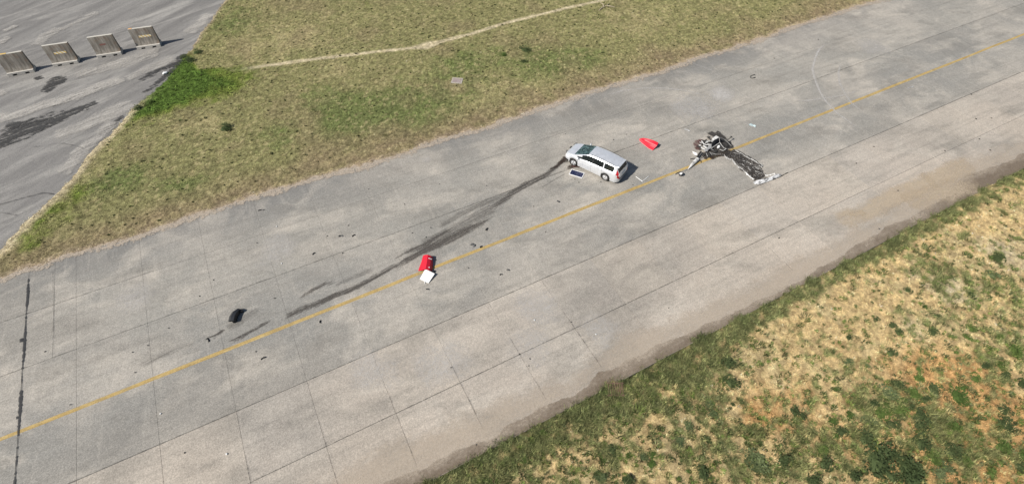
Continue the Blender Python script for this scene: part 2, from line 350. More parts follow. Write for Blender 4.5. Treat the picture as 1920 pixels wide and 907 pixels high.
# silt washed over the lower edge of the pavement
silt_line = [(6.26,-10.72), (7.60,-10.95), (8.45,-11.03), (9.29,-10.94), (10.04,-10.96), (10.60,-11.16), (11.66,-11.06), (12.58,-11.06), (13.55,-11.00), (14.20,-10.91), (15.42,-11.13), (16.41,-11.15), (17.38,-10.65), (18.05,-10.91), (19.25,-10.82), (21.31,-10.84), (23.36,-10.98), (26.20,-11.19), (30.51,-11.38), (36.46,-11.09), (39.74,-10.91), (44.04,-10.96), (46.56,-10.82), (49.83,-10.06), (51.50,-10.41), (54.39,-10.65), (58.35,-10.76)]
sx = np.array([p[0] for p in silt_line]); sy = np.array([p[1] for p in silt_line]); od = np.argsort(sx); sx, sy = sx[od], sy[od]
def silt_d(x, y):
    e = np.interp(x, sx, sy) + .18 + .35 * (fbm(x * 1.1, x * 0, 21) - .5)
    return 1 - sstep(-.10, .14, y - e)
stain('silt_band', M_silt, silt_d, (-4, -11.42, 66, -7.4), .11)
def dust_d(x, y):
    e = np.interp(x, sx, sy); n = fbm(x * .35, y * .5, 31)
    return .95 * np.exp(-((y - e - .55) / (.45 + .8 * n)) ** 2) * (.5 + n)
stain('dust_drift', M_dust, dust_d, (-4, -11.4, 70, -7.0), .16)
pl_stain('sand_drift', M_sand, [(37.35,-8.94), (39.36,-9.01), (42.57,-9.09), (46.55,-9.16), (49.84,-9.24), (52.11,-9.24)], .9, (.6, .85, .95, 1, .85, .5), wob=.7)
pl_stain('sand_drift', M_sand, [(42.95,-9.87), (45.93,-10.22), (48.43,-10.59), (50.09,-11.13)], 1.1, (.5, .8, .85, .5), wob=.8)
pl_stain('sand_drift', M_sand, [(46.94,-8.24), (46.91,-9.12), (46.60,-9.65)], .35, .7, wob=.3)
pl_stain('sand_drift', M_sand, [(38.85,-8.89), (39.74,-8.93), (40.17,-9.01)], .3, .8, wob=.3)
def fringe(x, y):
    e = 10.95 + .55 * (fbm(x * .16, y * 0, 53) - .5) * 2; n = fbm(x * 1.4, y * 1.4, 77)
    return .95 * (1 - sstep(.0, .55 + .9 * (n - .5), e - y)) * sstep(-1.0, -.8, e - y)
stain('litter_fringe', stain_mat('pale_litter_crumbs', (.42, .345, .26), (.54, .46, .37), (1, 1, 1), 3.0, .15, .85, 1.2, dm=.80, grain=.5), fringe, (-16, 9.0, 78, 11.7), .14)
# tar in the old expansion joint, cracks
def tarf(x, y):
    n = fbm(y * 1.3, y * 0 + 3.3, 41, 3); wd = .014 + .050 * sstep(.46, .70, n) + .028 * sstep(.55, .85, vnoise(y * 6, y * 0, 12)); xo = -9.57 + .05 * (fbm(y * .8, y * 0, 44) - .5)
    return (1 - sstep(.6 * wd, 1.3 * wd, np.abs(x - xo))) * (1.0)
stain('joint_tar', M_tar, tarf, (-9.85, -9, -9.3, 10.4), .022)
for u, hw_ in (((-9.65,5.78), .10), ((-9.60,0.86), .06)):
    stain('joint_tar', M_tar, lambda x, y: 1 - sstep(.6 * hw_, 1.1 * hw_, np.maximum(np.abs(x - u[0] + .06), np.abs(y - u[1]) * .6)), (u[0] - .5, u[1] - .5, u[0] + .5, u[1] + .5), .03)
def cr(x, y, n): return 1
pl_stain('crack', M_crack, [(8.33,11.77), (8.47,10.89)], .03, .9, .03, wob=.08)
for pts in ([(-8.32,10.39), (-8.21,7.49), (-8.16,3.86)], ):
    pl_stain('crack', M_crack, pts, .018, .8, .02, wob=.03, fade=(.01, .01))
for cx in (0, 1, 2, 3, 4, 5, 9):
    pl_stain('crack', M_crack, [(cx * S, -5.2 - random.random()), (cx * S, -10.6)], .026, .62, .03, wob=.03, fade=(.3, .05))
pl_stain('crack', M_crack, [(-14, -L), (20, -L), (60, -L), (85, -L)], .034, .62, .04, wob=.03, fade=(.01, .01))
pl_stain('crack', M_crack, [(0, -2 * L), (20, -2 * L), (45, -2 * L)], .034, .62, .04, wob=.03, fade=(.01, .2))
pl_stain('crack', M_crack, [(-14, L), (20, L), (60, L), (85, L)], .03, .52, .04, wob=.03, fade=(.01, .01))
pl_stain('crack', M_crack, [(-12, 2 * L), (-6, 2 * L), (2, 2 * L)], .03, .6, .04, wob=.04, fade=(.01, .5))

# ---------------------------------------------------------------- apron (old asphalt, upper left)
apron_edge = [(-40, -16), (-16.5, 8.4), (-11.27,13.95), (-10.49,15.30), (-8.90,17.18), (-7.32,19.63), (-6.47,21.45), (-5.02,23.12), (-3.62,25.39), (-2.14,27.45), (-0.84,28.50), (0.93,31.46), (2.05,33.17), (3.09,35.70), (4.57,38.48), (6.24,41.98), (9.5, 50), (16, 66), (50, 140)]
q = NT('old_asphalt'); P = q.pos(); V = q.mapv(P, (.16, 1.5, 1), -R(38))
c = q.mix(q.rng(q.noise(V, .55, 6, .62, .3), .38, .64), (.158, .150, .140), (.255, .243, .225))
c = q.mix(q.rng(q.noise(q.mapv(P, (.22, 1.4, 1), -R(18)), .5, 7, .65, .6), .50, .70, 0, .8), c, (.39, .37, .335))
c = q.mix(q.rng(q.noise(P, .13, 4), .45, .65, 0, .5), c, (.175, .168, .158))
c = q.mix(q.rng(q.noise(P, 3.0, 6, .75), .52, .66, 0, .45), c, (.115, .112, .11))
c = q.mix(1.0, c, q.ramp(q.noise(P, 13, 4, .8), [(.37, (.76, .76, .76)), (.63, (1.26, 1.26, 1.25))]), 'MULTIPLY')
c = q.mix(q.rng(q.noise(P, 24, 2, .5), .66, .72, 0, .6), c, (.5, .49, .47)); q.col(c); q.bump(q.noise(P, 14, 4, .8), .4, .02); M_asph = q.m
pts = [(-260, -16)] + apron_edge + [(50, 300), (-260, 300)]
# drop the sheet's edge a little under the turf
apron = MB().prism([(x + .5, y - .3) if 0 < i < len(pts) - 2 else (x, y) for i, (x, y) in enumerate(pts)], -.2, -.004).build('apron', M_asph); tag(apron, kind='structure')
M_wet = stain_mat('dark_damp_run', (.028, .027, .026), (.065, .063, .06), (.45, 2.2, 1), 1.6, .12, .95, 1.6, -R(15), dm=.88, grain=.25, hf=1.1)
M_wash = stain_mat('pale_washed_silt', (.45, .42, .375), (.53, .50, .45), (.4, 2.0, 1), .9, .4, .92, .9, -R(15), dm=1.0)
def apl(nm, m, pts, w_, d, **k): pl_stain(nm, m, pts, w_, d, parent=apron, **k)
apl('damp_run', M_wet, [(-5.23,28.26), (-6.46,27.81), (-7.65,27.48), (-8.80,27.06), (-9.93,26.75), (-11.03,26.55), (-12.65,26.25)], .8, (.5, .75, .8, .85, .85, .8, .8), ws=[.3, .6, .85, 1.05, 1.3, 1.45, 1.6], wob=.8)
apl('damp_run', M_wet, [(-8.11,33.83), (-8.62,32.91), (-9.12,32.12), (-9.51,31.65)], .5, (.7, .9, .9, .6), ws=[.5, .85, .65, .3], wob=.6)
apl('damp_run', M_wet, [(-8.24,28.10), (-9.40,27.87), (-10.72,27.75), (-12.03,27.83)], .5, (.4, .7, .75, .8), wob=.8)
apl('damp_run', M_wet, [(-9.59,34.34), (-10.11,34.13)], .35, .8, wob=.4)
apl('damp_run', M_wet, [(-7.46,29.78), (-8.06,29.48), (-8.80,29.18)], .16, .9, wob=.15, step=.06)
apl('damp_run', M_wet, [(1.71,32.90), (0.51,31.43), (-1.03,30.72), (-2.41,29.98)], .45, (.6, .75, .75, .4), wob=.6)
apl('damp_run', M_wet, [(1.38,32.02), (0.05,30.17), (-1.66,28.21), (-2.34,27.66)], .3, (.8, .9, .8, .4), wob=.3)
apl('damp_run', M_wet, [(-3.71,25.37), (-4.64,24.44), (-5.64,23.31)], .28, (.6, .85, .6), wob=.3)
apl('damp_run', M_wet, [(-5.39,30.34), (-5.81,30.44)], .12, .9, wob=.1, step=.06)
apl('washed_silt', M_wash, [(4.80,39.53), (3.24,37.52), (2.21,36.26)], .8, .75, wob=.6)
apl('washed_silt', M_wash, [(-3.23,30.87), (-5.39,30.45), (-7.05,29.84), (-9.16,29.83), (-11.36,29.18), (-12.86,29.03)], .8, .75, wob=.8)
apl('washed_silt', M_wash, [(0.82,32.30), (-1.54,31.47), (-3.47,30.52)], .7, .5, wob=.8)
apl('washed_silt', M_wash, [(-2.60,26.91), (-4.48,26.18), (-6.87,25.18), (-8.56,24.71)], 1.0, .6, wob=.8)
apl('washed_silt', M_wash, [(-0.20,33.87), (-2.52,33.73), (-5.32,33.39), (-7.26,33.16)], 1.0, .55, wob=.9)
apl('washed_silt', M_wash, [(-12.00,33.48), (-13.13,32.72)], .8, .5, wob=.8); apl('washed_silt', M_wash, [(-4.40,25.01), (-6.81,21.62), (-8.15,19.74)], .7, .55, wob=.6)
apl('washed_silt', M_wash, [(-8.46,43.11), (-9.36,41.81), (-10.33,40.34)], .7, .55, wob=.7)
apl('washed_silt', M_wash, [(-12.03,45.36), (-13.13,44.58)], .35, .7, wob=.4); apl('washed_silt', M_wash, [(-12.59,43.15), (-13.30,42.11)], .5, .6, wob=.5)
apl('washed_silt', M_wash, [(-5.06,44.80), (-6.80,43.48), (-8.45,42.22)], .5, .5, wob=.7)
apl('crack', M_crack, [(-11.81,18.34), (-10.34,18.32), (-9.09,18.31), (-8.28,17.77)], .07, .95, wob=.2, step=.05)
apl('crack', M_crack, [(-11.51,17.47), (-10.41,16.63)], .04, .9, wob=.1, step=.05)
apl('crack', M_crack, [(-9.95,24.11), (-7.86,23.66), (-6.29,22.03)], .06, .6, wob=.3, step=.05)

# ---------------------------------------------------------------- ground: one sheet with turf, soil and dry edges
path = [(-.5, 29.6), (2.61,29.00), (5.10,27.93), (8.59,27.20), (12.18,26.44), (16.77,25.32), (20.97,24.12), (22.61,24.23), (25.89,24.21), (30.09,24.58), (36.78,24.49), (41.81,24.16), (46, 24.5), (60, 24.9)]
ae = np.array(apron_edge)
def apron_in(x, y):
    """>0 on the turf side of the apron edge"""
    d, t_ = seg_dist(x, y, apron_edge); xe = np.interp(y, ae[:, 1], ae[:, 0]); return np.where(x > xe, d, -d)
def gmask(x, y):
    n1 = fbm(x * .8, y * .8, 51) - .5; n2 = fbm(x * 3.1, y * 3.1, 52) - .5
    up = y - (10.95 + .55 * (fbm(x * .16, y * 0, 53) - .5) * 2) + .55 * n1 + .35 * n2
    ap = apron_in(x, y) + .5 * n1 + .35 * n2
    lo = -11.32 - y + .55 * n1 + .7 * n2
    return up, ap, lo
BL = lambda x, y, c, r, rz=0.0, k=1.0: np.exp(-((((x - c[0]) * math.cos(rz) + (y - c[1]) * math.sin(rz)) / r) ** 2 + ((-(x - c[0]) * math.sin(rz) + (y - c[1]) * math.cos(rz)) / (r * k)) ** 2))
C = lambda *v: np.array(v)
OLIVE, STRAW, GREEN, BROWN, LUSH = C(.225, .215, .100), C(.41, .345, .195), C(.130, .168, .056), C(.235, .178, .115), C(.082, .142, .027)
SAND, SOIL, LGREEN, DGREEN, LITTER, PALE = C(.53, .395, .205), C(.47, .285, .125), C(.130, .150, .060), C(.072, .092, .036), C(.39, .31, .23), C(.52, .445, .305)
lush_pts = [((1.04,29.91), 2.4, .9), ((-0.21,27.47), 2.2, .9), ((-1.58,26.40), 2.0, .75), ((1.72,26.95), 2.4, .8), ((3.54,26.28), 2.2, .62), ((5.36,25.53), 1.6, .38), ((-2.90,25.37), 1.2, .5), ((1.55,31.15), 1.6, .7), ((-1.26,25.77), 1.6, .6), ((-3.53,23.45), .9, .3), ((-7.48,16.73), 1.6, .5), ((-8.69,15.16), 1.4, .4), ((-9.53,13.54), 1.2, .5)]
green_up = [((13.58,17.00), 3.2), ((11.29,16.62), 2.2), ((16.51,13.95), 2.6), ((28.46,18.30), 3.6), ((31.68,16.17), 2.6), ((22.94,20.11), 2.6), ((10.53,20.17), 2.2), ((6.10,37.12), 3.0), ((-3.83,17.52), 1.5), ((-5.20,17.01), 1.6), ((-0.59,14.94), 1.5), ((6.41,16.91), 1.6), ((48.38,12.97), 1.2), ((19.63,15.95), 3), ((33.97,15.31), 1.8), ((16.36,17.20), 2.2)]
straw_up = [((11.62,32.07), 5), ((6.95,30.70), 3), ((22.22,14.21), 4), ((2.39,21.17), 2.6), ((13.42,23.99), 2.5), ((42.10,19.01), 4), ((-2.16,12.59), 1.8)]
green_lo = [((30.38,-20.60), 2.6, .9), ((27.11,-20.35), 2.6, .8), ((29.93,-19.11), 2.0, .75), ((39.94,-18.59), 3.2, .7), ((36.51,-21.23), 2.6, .6), ((42.40,-16.44), 2.6, .5), ((19.81,-13.18), 1.8, .75), ((18.00,-12.88), 1.6, .7), ((21.98,-13.99), 1.4, .6), ((16.40,-13.28), 2.4, .65), ((12.11,-12.78), 2.2, .7), ((9.54,-12.26), 1.6, .7), ((21.73,-18.37), 2.6, .75), ((20.73,-17.30), 1.8, .55), ((20.11,-16.11), 1.4, .45), ((24.38,-19.21), 2.0, .6), ((25.80,-13.54), 1.5, .5), ((39.63,-14.07), 1.6, .6), ((31.06,-21.84), 2.0, .4), ((32.72,-22.42), 1.4, .5), ((18.46,-16.10), 1.6, .35), ((28.44,-17.02), 1.4, .3), ((22.81,-13.05), 1.6, .6), ((14.42,-14.81), 1.6, .5)]
soil_lo = [((31.02,-22.68), 4.0, .9), ((33.25,-19.19), 2.2, .6), ((23.07,-16.32), 1.4, .7), ((34.09,-21.29), 3.0, .7), ((27.17,-21.76), 2.5, .6), ((25.24,-16.01), 2.2, .3), ((29.98,-16.43), 2.5, .22), ((25.86,-18.23), 2, .3)]
pale_lo = [((39.40,-16.00), 1.6, .8), ((44.97,-15.89), 2.4, .75), ((34.89,-16.75), 1.8, .5), ((37.70,-14.00), 1.6, .4), ((31.42,-13.75), 1.6, .3), ((13.88,-14.26), 2.0, .4), ((17.86,-15.23), 1.8, .4)]
def cover(x, y):
    """colour, height and density of the ground cover at points (world metres)"""
    up, ap, lo = gmask(x, y); sh = x.shape
    n1 = fbm(x * .35, y * .35, 61); n2 = fbm(x * 1.3, y * 1.3, 62); n3 = fbm(x * 4.5, y * 4.5, 63, 3); n4 = fbm(x * .9 + 40, y * .9, 64)
    mx = lambda a, b, f: a + (b - a) * np.clip(f, 0, 1)[..., None]
    one = np.ones(sh + (3,))
    # upper turf
    gu = sum(BL(x, y, c, r) for c, r in green_up); su = sum(BL(x, y, c, r) for c, r in straw_up)
    u = OLIVE * one
    u = mx(u, GREEN, sstep(.25, .95, .62 * gu + .9 * (n2 - .35)) * .75)
    u = mx(u, STRAW, sstep(.35, .95, .4 * su + 1.0 * (n4 - .28) + .5 * (n3 - .5)) * .55)
    dy = y - 11.1
    u = mx(u, BROWN, (1 - sstep(.6, 4.2 + 3 * (n1 - .5), dy)) * (.45 + .9 * (n2 - .3)))
    u = mx(u, BROWN, sstep(.5, .78, n1) * .35)
    dp, tp = seg_dist(x, y, path); pw = .24 + .24 * (n2 - .5) + .35 * np.exp(-((x - 21.6) / .9) ** 2)
    pm = (1 - sstep(.5 * pw, 1.35 * pw, dp)) * sstep(3.2, 7.5, x + 2 * n2)
    u = mx(u, PALE, pm * .95)
    dg = (1 - sstep(.1, .45, np.abs(dp - .1))) * (1 - sstep(5.0, 8.5, x)) * sstep(0, 2, x)
    u = mx(u, C(.06, .085, .022), dg * .7)
    lu = sum(k * BL(x, y, c, r) for c, r, k in lush_pts)
    lu = lu * (1 - sstep(0, .5, y - 29.1 + .25 * (x - 2.6)) * sstep(1.5, 2.8, x))
    u = mx(u, C(.14, .185, .03), sstep(.18, .75, lu + .9 * (n2 - .5) + .4 * (n3 - .5)) * .85); u = mx(u, LUSH, sstep(.50, 1.30, lu + 1.1 * (n2 - .5) + .5 * (n3 - .5)) * .9)
    u = mx(u, LITTER, (1 - sstep(.15, .75 + .5 * (n2 - .5), np.minimum(up, ap + .1))) * (.95 - 1.2 * np.clip(lu, 0, .8)))
    u = mx(u, PALE, (1 - sstep(.35, 1.0, ap)) * .85 * (1 - sstep(25, 28, y)))
    n6 = fbm(x * 5.5, y * 5.5, 66, 3, .7); u = u * (1 + 1.5 * (n6 - .5))[..., None]; u = mx(u, STRAW * 1.15, sstep(.60, .74, fbm(x * 4.0 + 9, y * 4.0, 67, 3, .7)) * .55 * (1 - np.clip(lu * 1.4, 0, 1)))
    hu = .045 + .05 * np.clip(lu, 0, 1) + .02 * gu.clip(0, 1); hu = hu * (1 - .6 * pm)
    # lower bank
    gl = sum(k * BL(x, y, c, r) for c, r, k in green_lo); so = sum(k * BL(x, y, c, r) for c, r, k in soil_lo); pl = sum(k * BL(x, y, c, r) for c, r, k in pale_lo)
    d = -11.4 - y
    v = mx(SAND * one, STRAW, sstep(.4, .75, n4) * .55); v = mx(v, SOIL, sstep(.2, .8, so + .7 * (n2 - .5))); v = mx(v, PALE, sstep(.3, .8, pl + .6 * (n2 - .5)) * .8)
    wd_ = .95 + 1.1 * np.exp(-((x - 20.5) / 4.5) ** 2) + .5 * np.exp(-((x - 10) / 4.0) ** 2); ge = 1 - sstep(.55 * wd_, 1.45 * wd_, d + 1.0 * (n2 - .5))
    n5 = fbm(x * 2.6, y * 2.6, 65, 4, .65); gm = np.clip(.46 * gl + .88 * ge, 0, .95) + 1.3 * (n2 - .5) + 2.0 * (n5 - .5) + .9 * (n3 - .5)
    v = mx(v, C(.25, .22, .10), sstep(.20, .45, gm) * .6); v = mx(v, LGREEN, sstep(.46, .66, gm) * .85); v = mx(v, DGREEN, sstep(.85, 1.2, gm) * .65)
    v = v * (1 + 1.3 * (n3 - .5))[..., None]
    v = mx(v, DGREEN, (1 - sstep(.1, .55, d)) * .45)
    hv = .05 + .09 * sstep(.4, 1.0, gm)
    isl = (y < 0); col = np.where(isl[..., None], v, u); h = np.where(isl, hv, hu)
    den = np.where(isl, .35 + .65 * sstep(.25, .8, gm), 1 - .5 * pm)
    sdv = np.where(isl, lo, np.minimum(up, ap))
    return col, h, den, sdv
def gz(x, y, sdv=None):
    if sdv is None:
        up, ap, lo = gmask(x, y); sdv = np.where(y < 0, lo, np.minimum(up, ap))
    b = np.where(y < 0, .10 * (fbm(x * .5, y * .5, 71) - .5) + .06 * (fbm(x * 2.2, y * 2.2, 72) - .5), .05 * (fbm(x * .4, y * .4, 73) - .5) + .02 * (fbm(x * 2.5, y * 2.5, 74) - .5))
    f = sstep(-.25, .25, sdv); return -.30 + f * (.33) + sstep(.2, 2.0, sdv) * (b + .03)
def axis(parts, far):
    a = [np.arange(p, q_, s_) for p, q_, s_ in parts]; a = np.concatenate(a)
    return np.concatenate([np.array([-3000, -900, -300, -120, -60]) + far[0], a, np.array([40, 80, 200, 700, 3000]) + far[1]])
gx = axis([(-22, 76, .17)], (-10, 70)); gy = axis([(-31, -10.6, .14), (-10.6, 10, 1.4), (10, 50, .17)], (-20, 50))
X, Y = np.meshgrid(gx, gy, indexing='ij'); colr, h_, den_, sdv = cover(X, Y); Zg = gz(X, Y, sdv)
I = np.arange(X.size).reshape(X.shape); F = np.stack([I[:-1, :-1], I[1:, :-1], I[1:, 1:], I[:-1, 1:]], -1).reshape(-1, 4)
me = np_mesh('ground', np.stack([X, Y, Zg], -1).reshape(-1, 3), F, True); set_col(me, 'cover', colr.reshape(-1, 3))
q = NT('turf_and_soil'); P = q.pos(); c = q.n('Attribute', attribute_name='cover').outputs['Color']
c = q.mix(1.0, c, q.ramp(q.noise(P, 6.5, 6, .85), [(.36, (.50, .48, .44)), (.64, (1.42, 1.42, 1.38))]), 'MULTIPLY')
c = q.mix(q.rng(q.noise(P, 5.5, 3, .6), .66, .74, 0, .55), c, (.10, .078, .045)); q.col(c); q.bump(q.noise(P, 7, 6, .75), .9, .06)
q.b.inputs['Specular IOR Level'].default_value = .1; M_ground = q.m
ground = link('ground', me, M_ground); tag(ground, kind='structure')

# grass blades (uncountable): tufts of thin blades as one mesh per area
def in_poly(x, y, poly):
    r = np.zeros(x.shape, bool); n = len(poly)
    for i in range(n):
        (x1, y1), (x2, y2) = poly[i], poly[(i + 1) % n]; c_ = ((y1 > y) != (y2 > y)) & (x < (x2 - x1) * (y - y1) / (y2 - y1 + 1e-12) + x1); r ^= c_
    return r
def grass(name, box, poly, per_m2, nb, jit, hs, label, cat, seed, wmul=1.0):
    rg = np.random.default_rng(seed); x0, y0, x1, y1 = box; n = int((x1 - x0) * (y1 - y0) * per_m2)
    x = rg.uniform(x0, x1, n); y = rg.uniform(y0, y1, n); k = in_poly(x, y, poly); x, y = x[k], y[k]
    col_, h, den, sv = cover(x, y); k = (sv > np.where(y < 0, rg.uniform(-.22, .10, len(x)), rg.uniform(-.10, .30, len(x)))) & (rg.random(len(x)) < den); x, y, col_, h, sv = x[k], y[k], col_[k], h[k], sv[k]
    z = gz(x, y, sv); n = len(x)
    tint = np.exp(rg.normal(-.03, .38, (n, 1))); dry = rg.random((n, 1)) ** 3 * .55 * np.clip(1.6 - 1.1 * col_[:, 1:2] / col_[:, 0:1].clip(.02), .05, 1); col_ = (col_ * (1 - dry) + C(.40, .33, .17) * dry * (.5 + col_.mean(1, keepdims=True) * 2)) * tint
    # blades
    X_ = np.repeat(x, nb) + rg.normal(0, jit, n * nb); Y_ = np.repeat(y, nb) + rg.normal(0, jit, n * nb); Z_ = np.repeat(z, nb) - .01
    H = np.repeat(h, nb) * hs * rg.uniform(.5, 1.4, n * nb); a = rg.uniform(0, 2 * np.pi, n * nb); lean = rg.uniform(.3, 1.5, n * nb) * H; w_ = rg.uniform(.007, .016, n * nb) * wmul
    b = np.stack([X_, Y_, Z_], -1); d = np.stack([np.cos(a), np.sin(a), np.zeros_like(a)], -1); s_ = np.stack([-np.sin(a), np.cos(a), np.zeros_like(a)], -1)
    V = np.stack([b - s_ * w_[:, None], b + s_ * w_[:, None], b + d * lean[:, None] + np.stack([0 * H, 0 * H, H], -1)], 1).reshape(-1, 3)
    me = np_mesh(name, V, np.arange(len(V)).reshape(-1, 3)); cc = np.repeat(np.repeat(col_, nb, 0) * np.exp(rg.normal(0, .15, (n * nb, 1))), 3, 0); set_col(me, 'cover', cc.clip(0, .7))
    o = link(name, me, M_blade); tag(o, label, cat, kind='stuff'); return o
q = NT('grass_blade'); c = q.n('Attribute', attribute_name='cover').outputs['Color']; P = q.pos()
q.col(q.mix(1.0, c, q.ramp(q.noise(P, 14, 3), [(.3, (.95, .95, .9)), (.7, (1.45, 1.42, 1.36))]), 'MULTIPLY')); q.b.inputs['Roughness'].default_value = .7; q.b.inputs['Specular IOR Level'].default_value = .15; M_blade = q.m
def clumps(name, poly, box, n, label, seed, upper=False):
    rg = np.random.default_rng(seed); x0, y0, x1, y1 = box; x = rg.uniform(x0, x1, n * 6); y = rg.uniform(y0, y1, n * 6); k = in_poly(x, y, poly); x, y = x[k], y[k]
    up, ap, lo = gmask(x, y); gl = sum(q_ * BL(x, y, c, r) for c, r, q_ in green_lo); so = sum(q_ * BL(x, y, c, r) for c, r, q_ in soil_lo)
    k = (np.minimum(up, ap) > .8) if upper else (lo > .4) & (rg.random(len(x)) < .16 + .60 * np.clip(gl, 0, 1) + .15 * np.clip(so, 0, 1)); x, y = x[k][:n], y[k][:n]; n = len(x); z = gz(x, y)
    R_ = np.exp(rg.normal(-3.0 if upper else -2.15, .40, n)); pal = np.array([(.050, .066, .024), (.075, .105, .030), (.10, .135, .035), (.14, .15, .07), (.30, .25, .12)]); base = pal[rg.choice(5, n, p=[.85, .15, 0, 0, 0] if upper else [.3, .25, .2, .15, .1])] * (.7 if upper else 1) * np.exp(rg.normal(0, .2, (n, 1)))
    nb = 46; m = n * nb; Rr = np.repeat(R_, nb); a = rg.uniform(0, 6.283, m); rr = np.sqrt(rg.random(m)) * Rr; st_ = np.repeat(rg.uniform(.6, 1.0, n), nb)
    b = np.stack([np.repeat(x, nb) + np.cos(a) * rr, np.repeat(y, nb) + np.sin(a) * rr * st_, np.repeat(z, nb) - .01], -1); H = (.04 + 1.0 * Rr * (1 - .6 * rr / Rr)) * rg.uniform(.5, 1.2, m); a2 = a + rg.normal(0, .9, m); ln = H * rg.uniform(.3, 1.2, m); w_ = rg.uniform(.010, .022, m)
    d = np.stack([np.cos(a2) * ln, np.sin(a2) * ln, H], -1); s_ = np.stack([-np.sin(a2) * w_, np.cos(a2) * w_, 0 * w_], -1)
    me = np_mesh(name, np.stack([b - s_, b + s_, b + d], 1).reshape(-1, 3), np.arange(3 * m).reshape(-1, 3)); set_col(me, 'cover', np.repeat(np.repeat(base, nb, 0) * np.exp(rg.normal(0, .25, (m, 1))), 3, 0).clip(0, .6))
    tag(link(name, me, M_blade), label, 'grass', kind='stuff')
up_poly = [(-17, 9.5), (8, 47), (20, 44), (72, 14), (76, 9.5)]
lo_poly = [(2, -11), (60, -11), (60, -17), (34, -31), (20, -22), (0, -14)]
grass('short_turf', (-17, 9.5, 76, 47), up_poly, 55, 8, .055, 1.15, 'short olive and straw turf between taxiway and apron', 'grass', 5)
clumps('turf_weeds', up_poly, (-17, 9.5, 76, 47), 900, 'tiny dark weeds dotted through the olive turf', 19, True)
clumps('bank_tufts', [(2, -11), (60, -11), (60, -17), (34, -31), (20, -22), (0, -14)], (0, -31, 60, -11), 3600, 'small mixed weed tufts dotted over the sandy bank', 9)
grass('bank_grass', (0, -31, 60, -11), lo_poly, 110, 8, .055, 1.25, 'patchy dry and green grass on the sandy bank', 'grass', 6)

# ---------------------------------------------------------------- concrete barriers on the apron
q = NT('weathered_barrier_concrete'); tc = q.n('TexCoord').outputs['Object']; sp = q.n('SeparateXYZ'); q.l(tc, sp.inputs[0])
c = q.mix(q.rng(q.noise(q.mapv(tc, (5, 5, .45)), 1.0, 5, .65), .38, .64), (.150, .133, .110), (.33, .30, .26))
c = q.mix(q.rng(q.noise(q.mapv(tc, (16, 16, .35)), 1.0, 4, .7), .60, .74, 0, .6), c, (.52, .48, .42))
c = q.mix(q.rng(q.noise(tc, 2.2, 4), .50, .68, 0, .6), c, (.20, .135, .09))
nz = q.n('NewGeometry'); sn = q.n('SeparateXYZ'); q.l(nz.outputs['True Normal'], sn.inputs[0])
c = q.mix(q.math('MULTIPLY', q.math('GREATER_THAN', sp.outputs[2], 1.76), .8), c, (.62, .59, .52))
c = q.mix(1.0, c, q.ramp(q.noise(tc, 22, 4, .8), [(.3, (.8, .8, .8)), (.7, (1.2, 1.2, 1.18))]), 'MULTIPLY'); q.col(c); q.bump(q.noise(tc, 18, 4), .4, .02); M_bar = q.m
q = NT('striped_tape'); tc = q.n('TexCoord').outputs['Object']; sp = q.n('SeparateXYZ'); q.l(tc, sp.inputs[0])
w_ = q.math('FRACT', q.math('MULTIPLY', q.math('ADD', sp.outputs[0], q.math('MULTIPLY', sp.outputs[2], 1.0)), 3.6))
q.col(q.mix(q.math('GREATER_THAN', w_, .5), (.80, .52, .10), (.85, .82, .72))); q.alpha(q.rng(q.noise(tc, 6, 4), .24, .34)); q.b.inputs['Roughness'].default_value = .5; M_tape = q.m
M_base = simple('pale_barrier_base', (.50, .47, .42), .9, 0, .3, 5); M_ylw = simple('yellow_daub', (.70, .46, .12), .8, 0, .3, 12); M_org = simple('orange_daub', (.72, .40, .16), .8, 0, .3, 12); M_red_st = simple('faded_red_stencil', (.26, .125, .10), .9, 0, .25, 8)
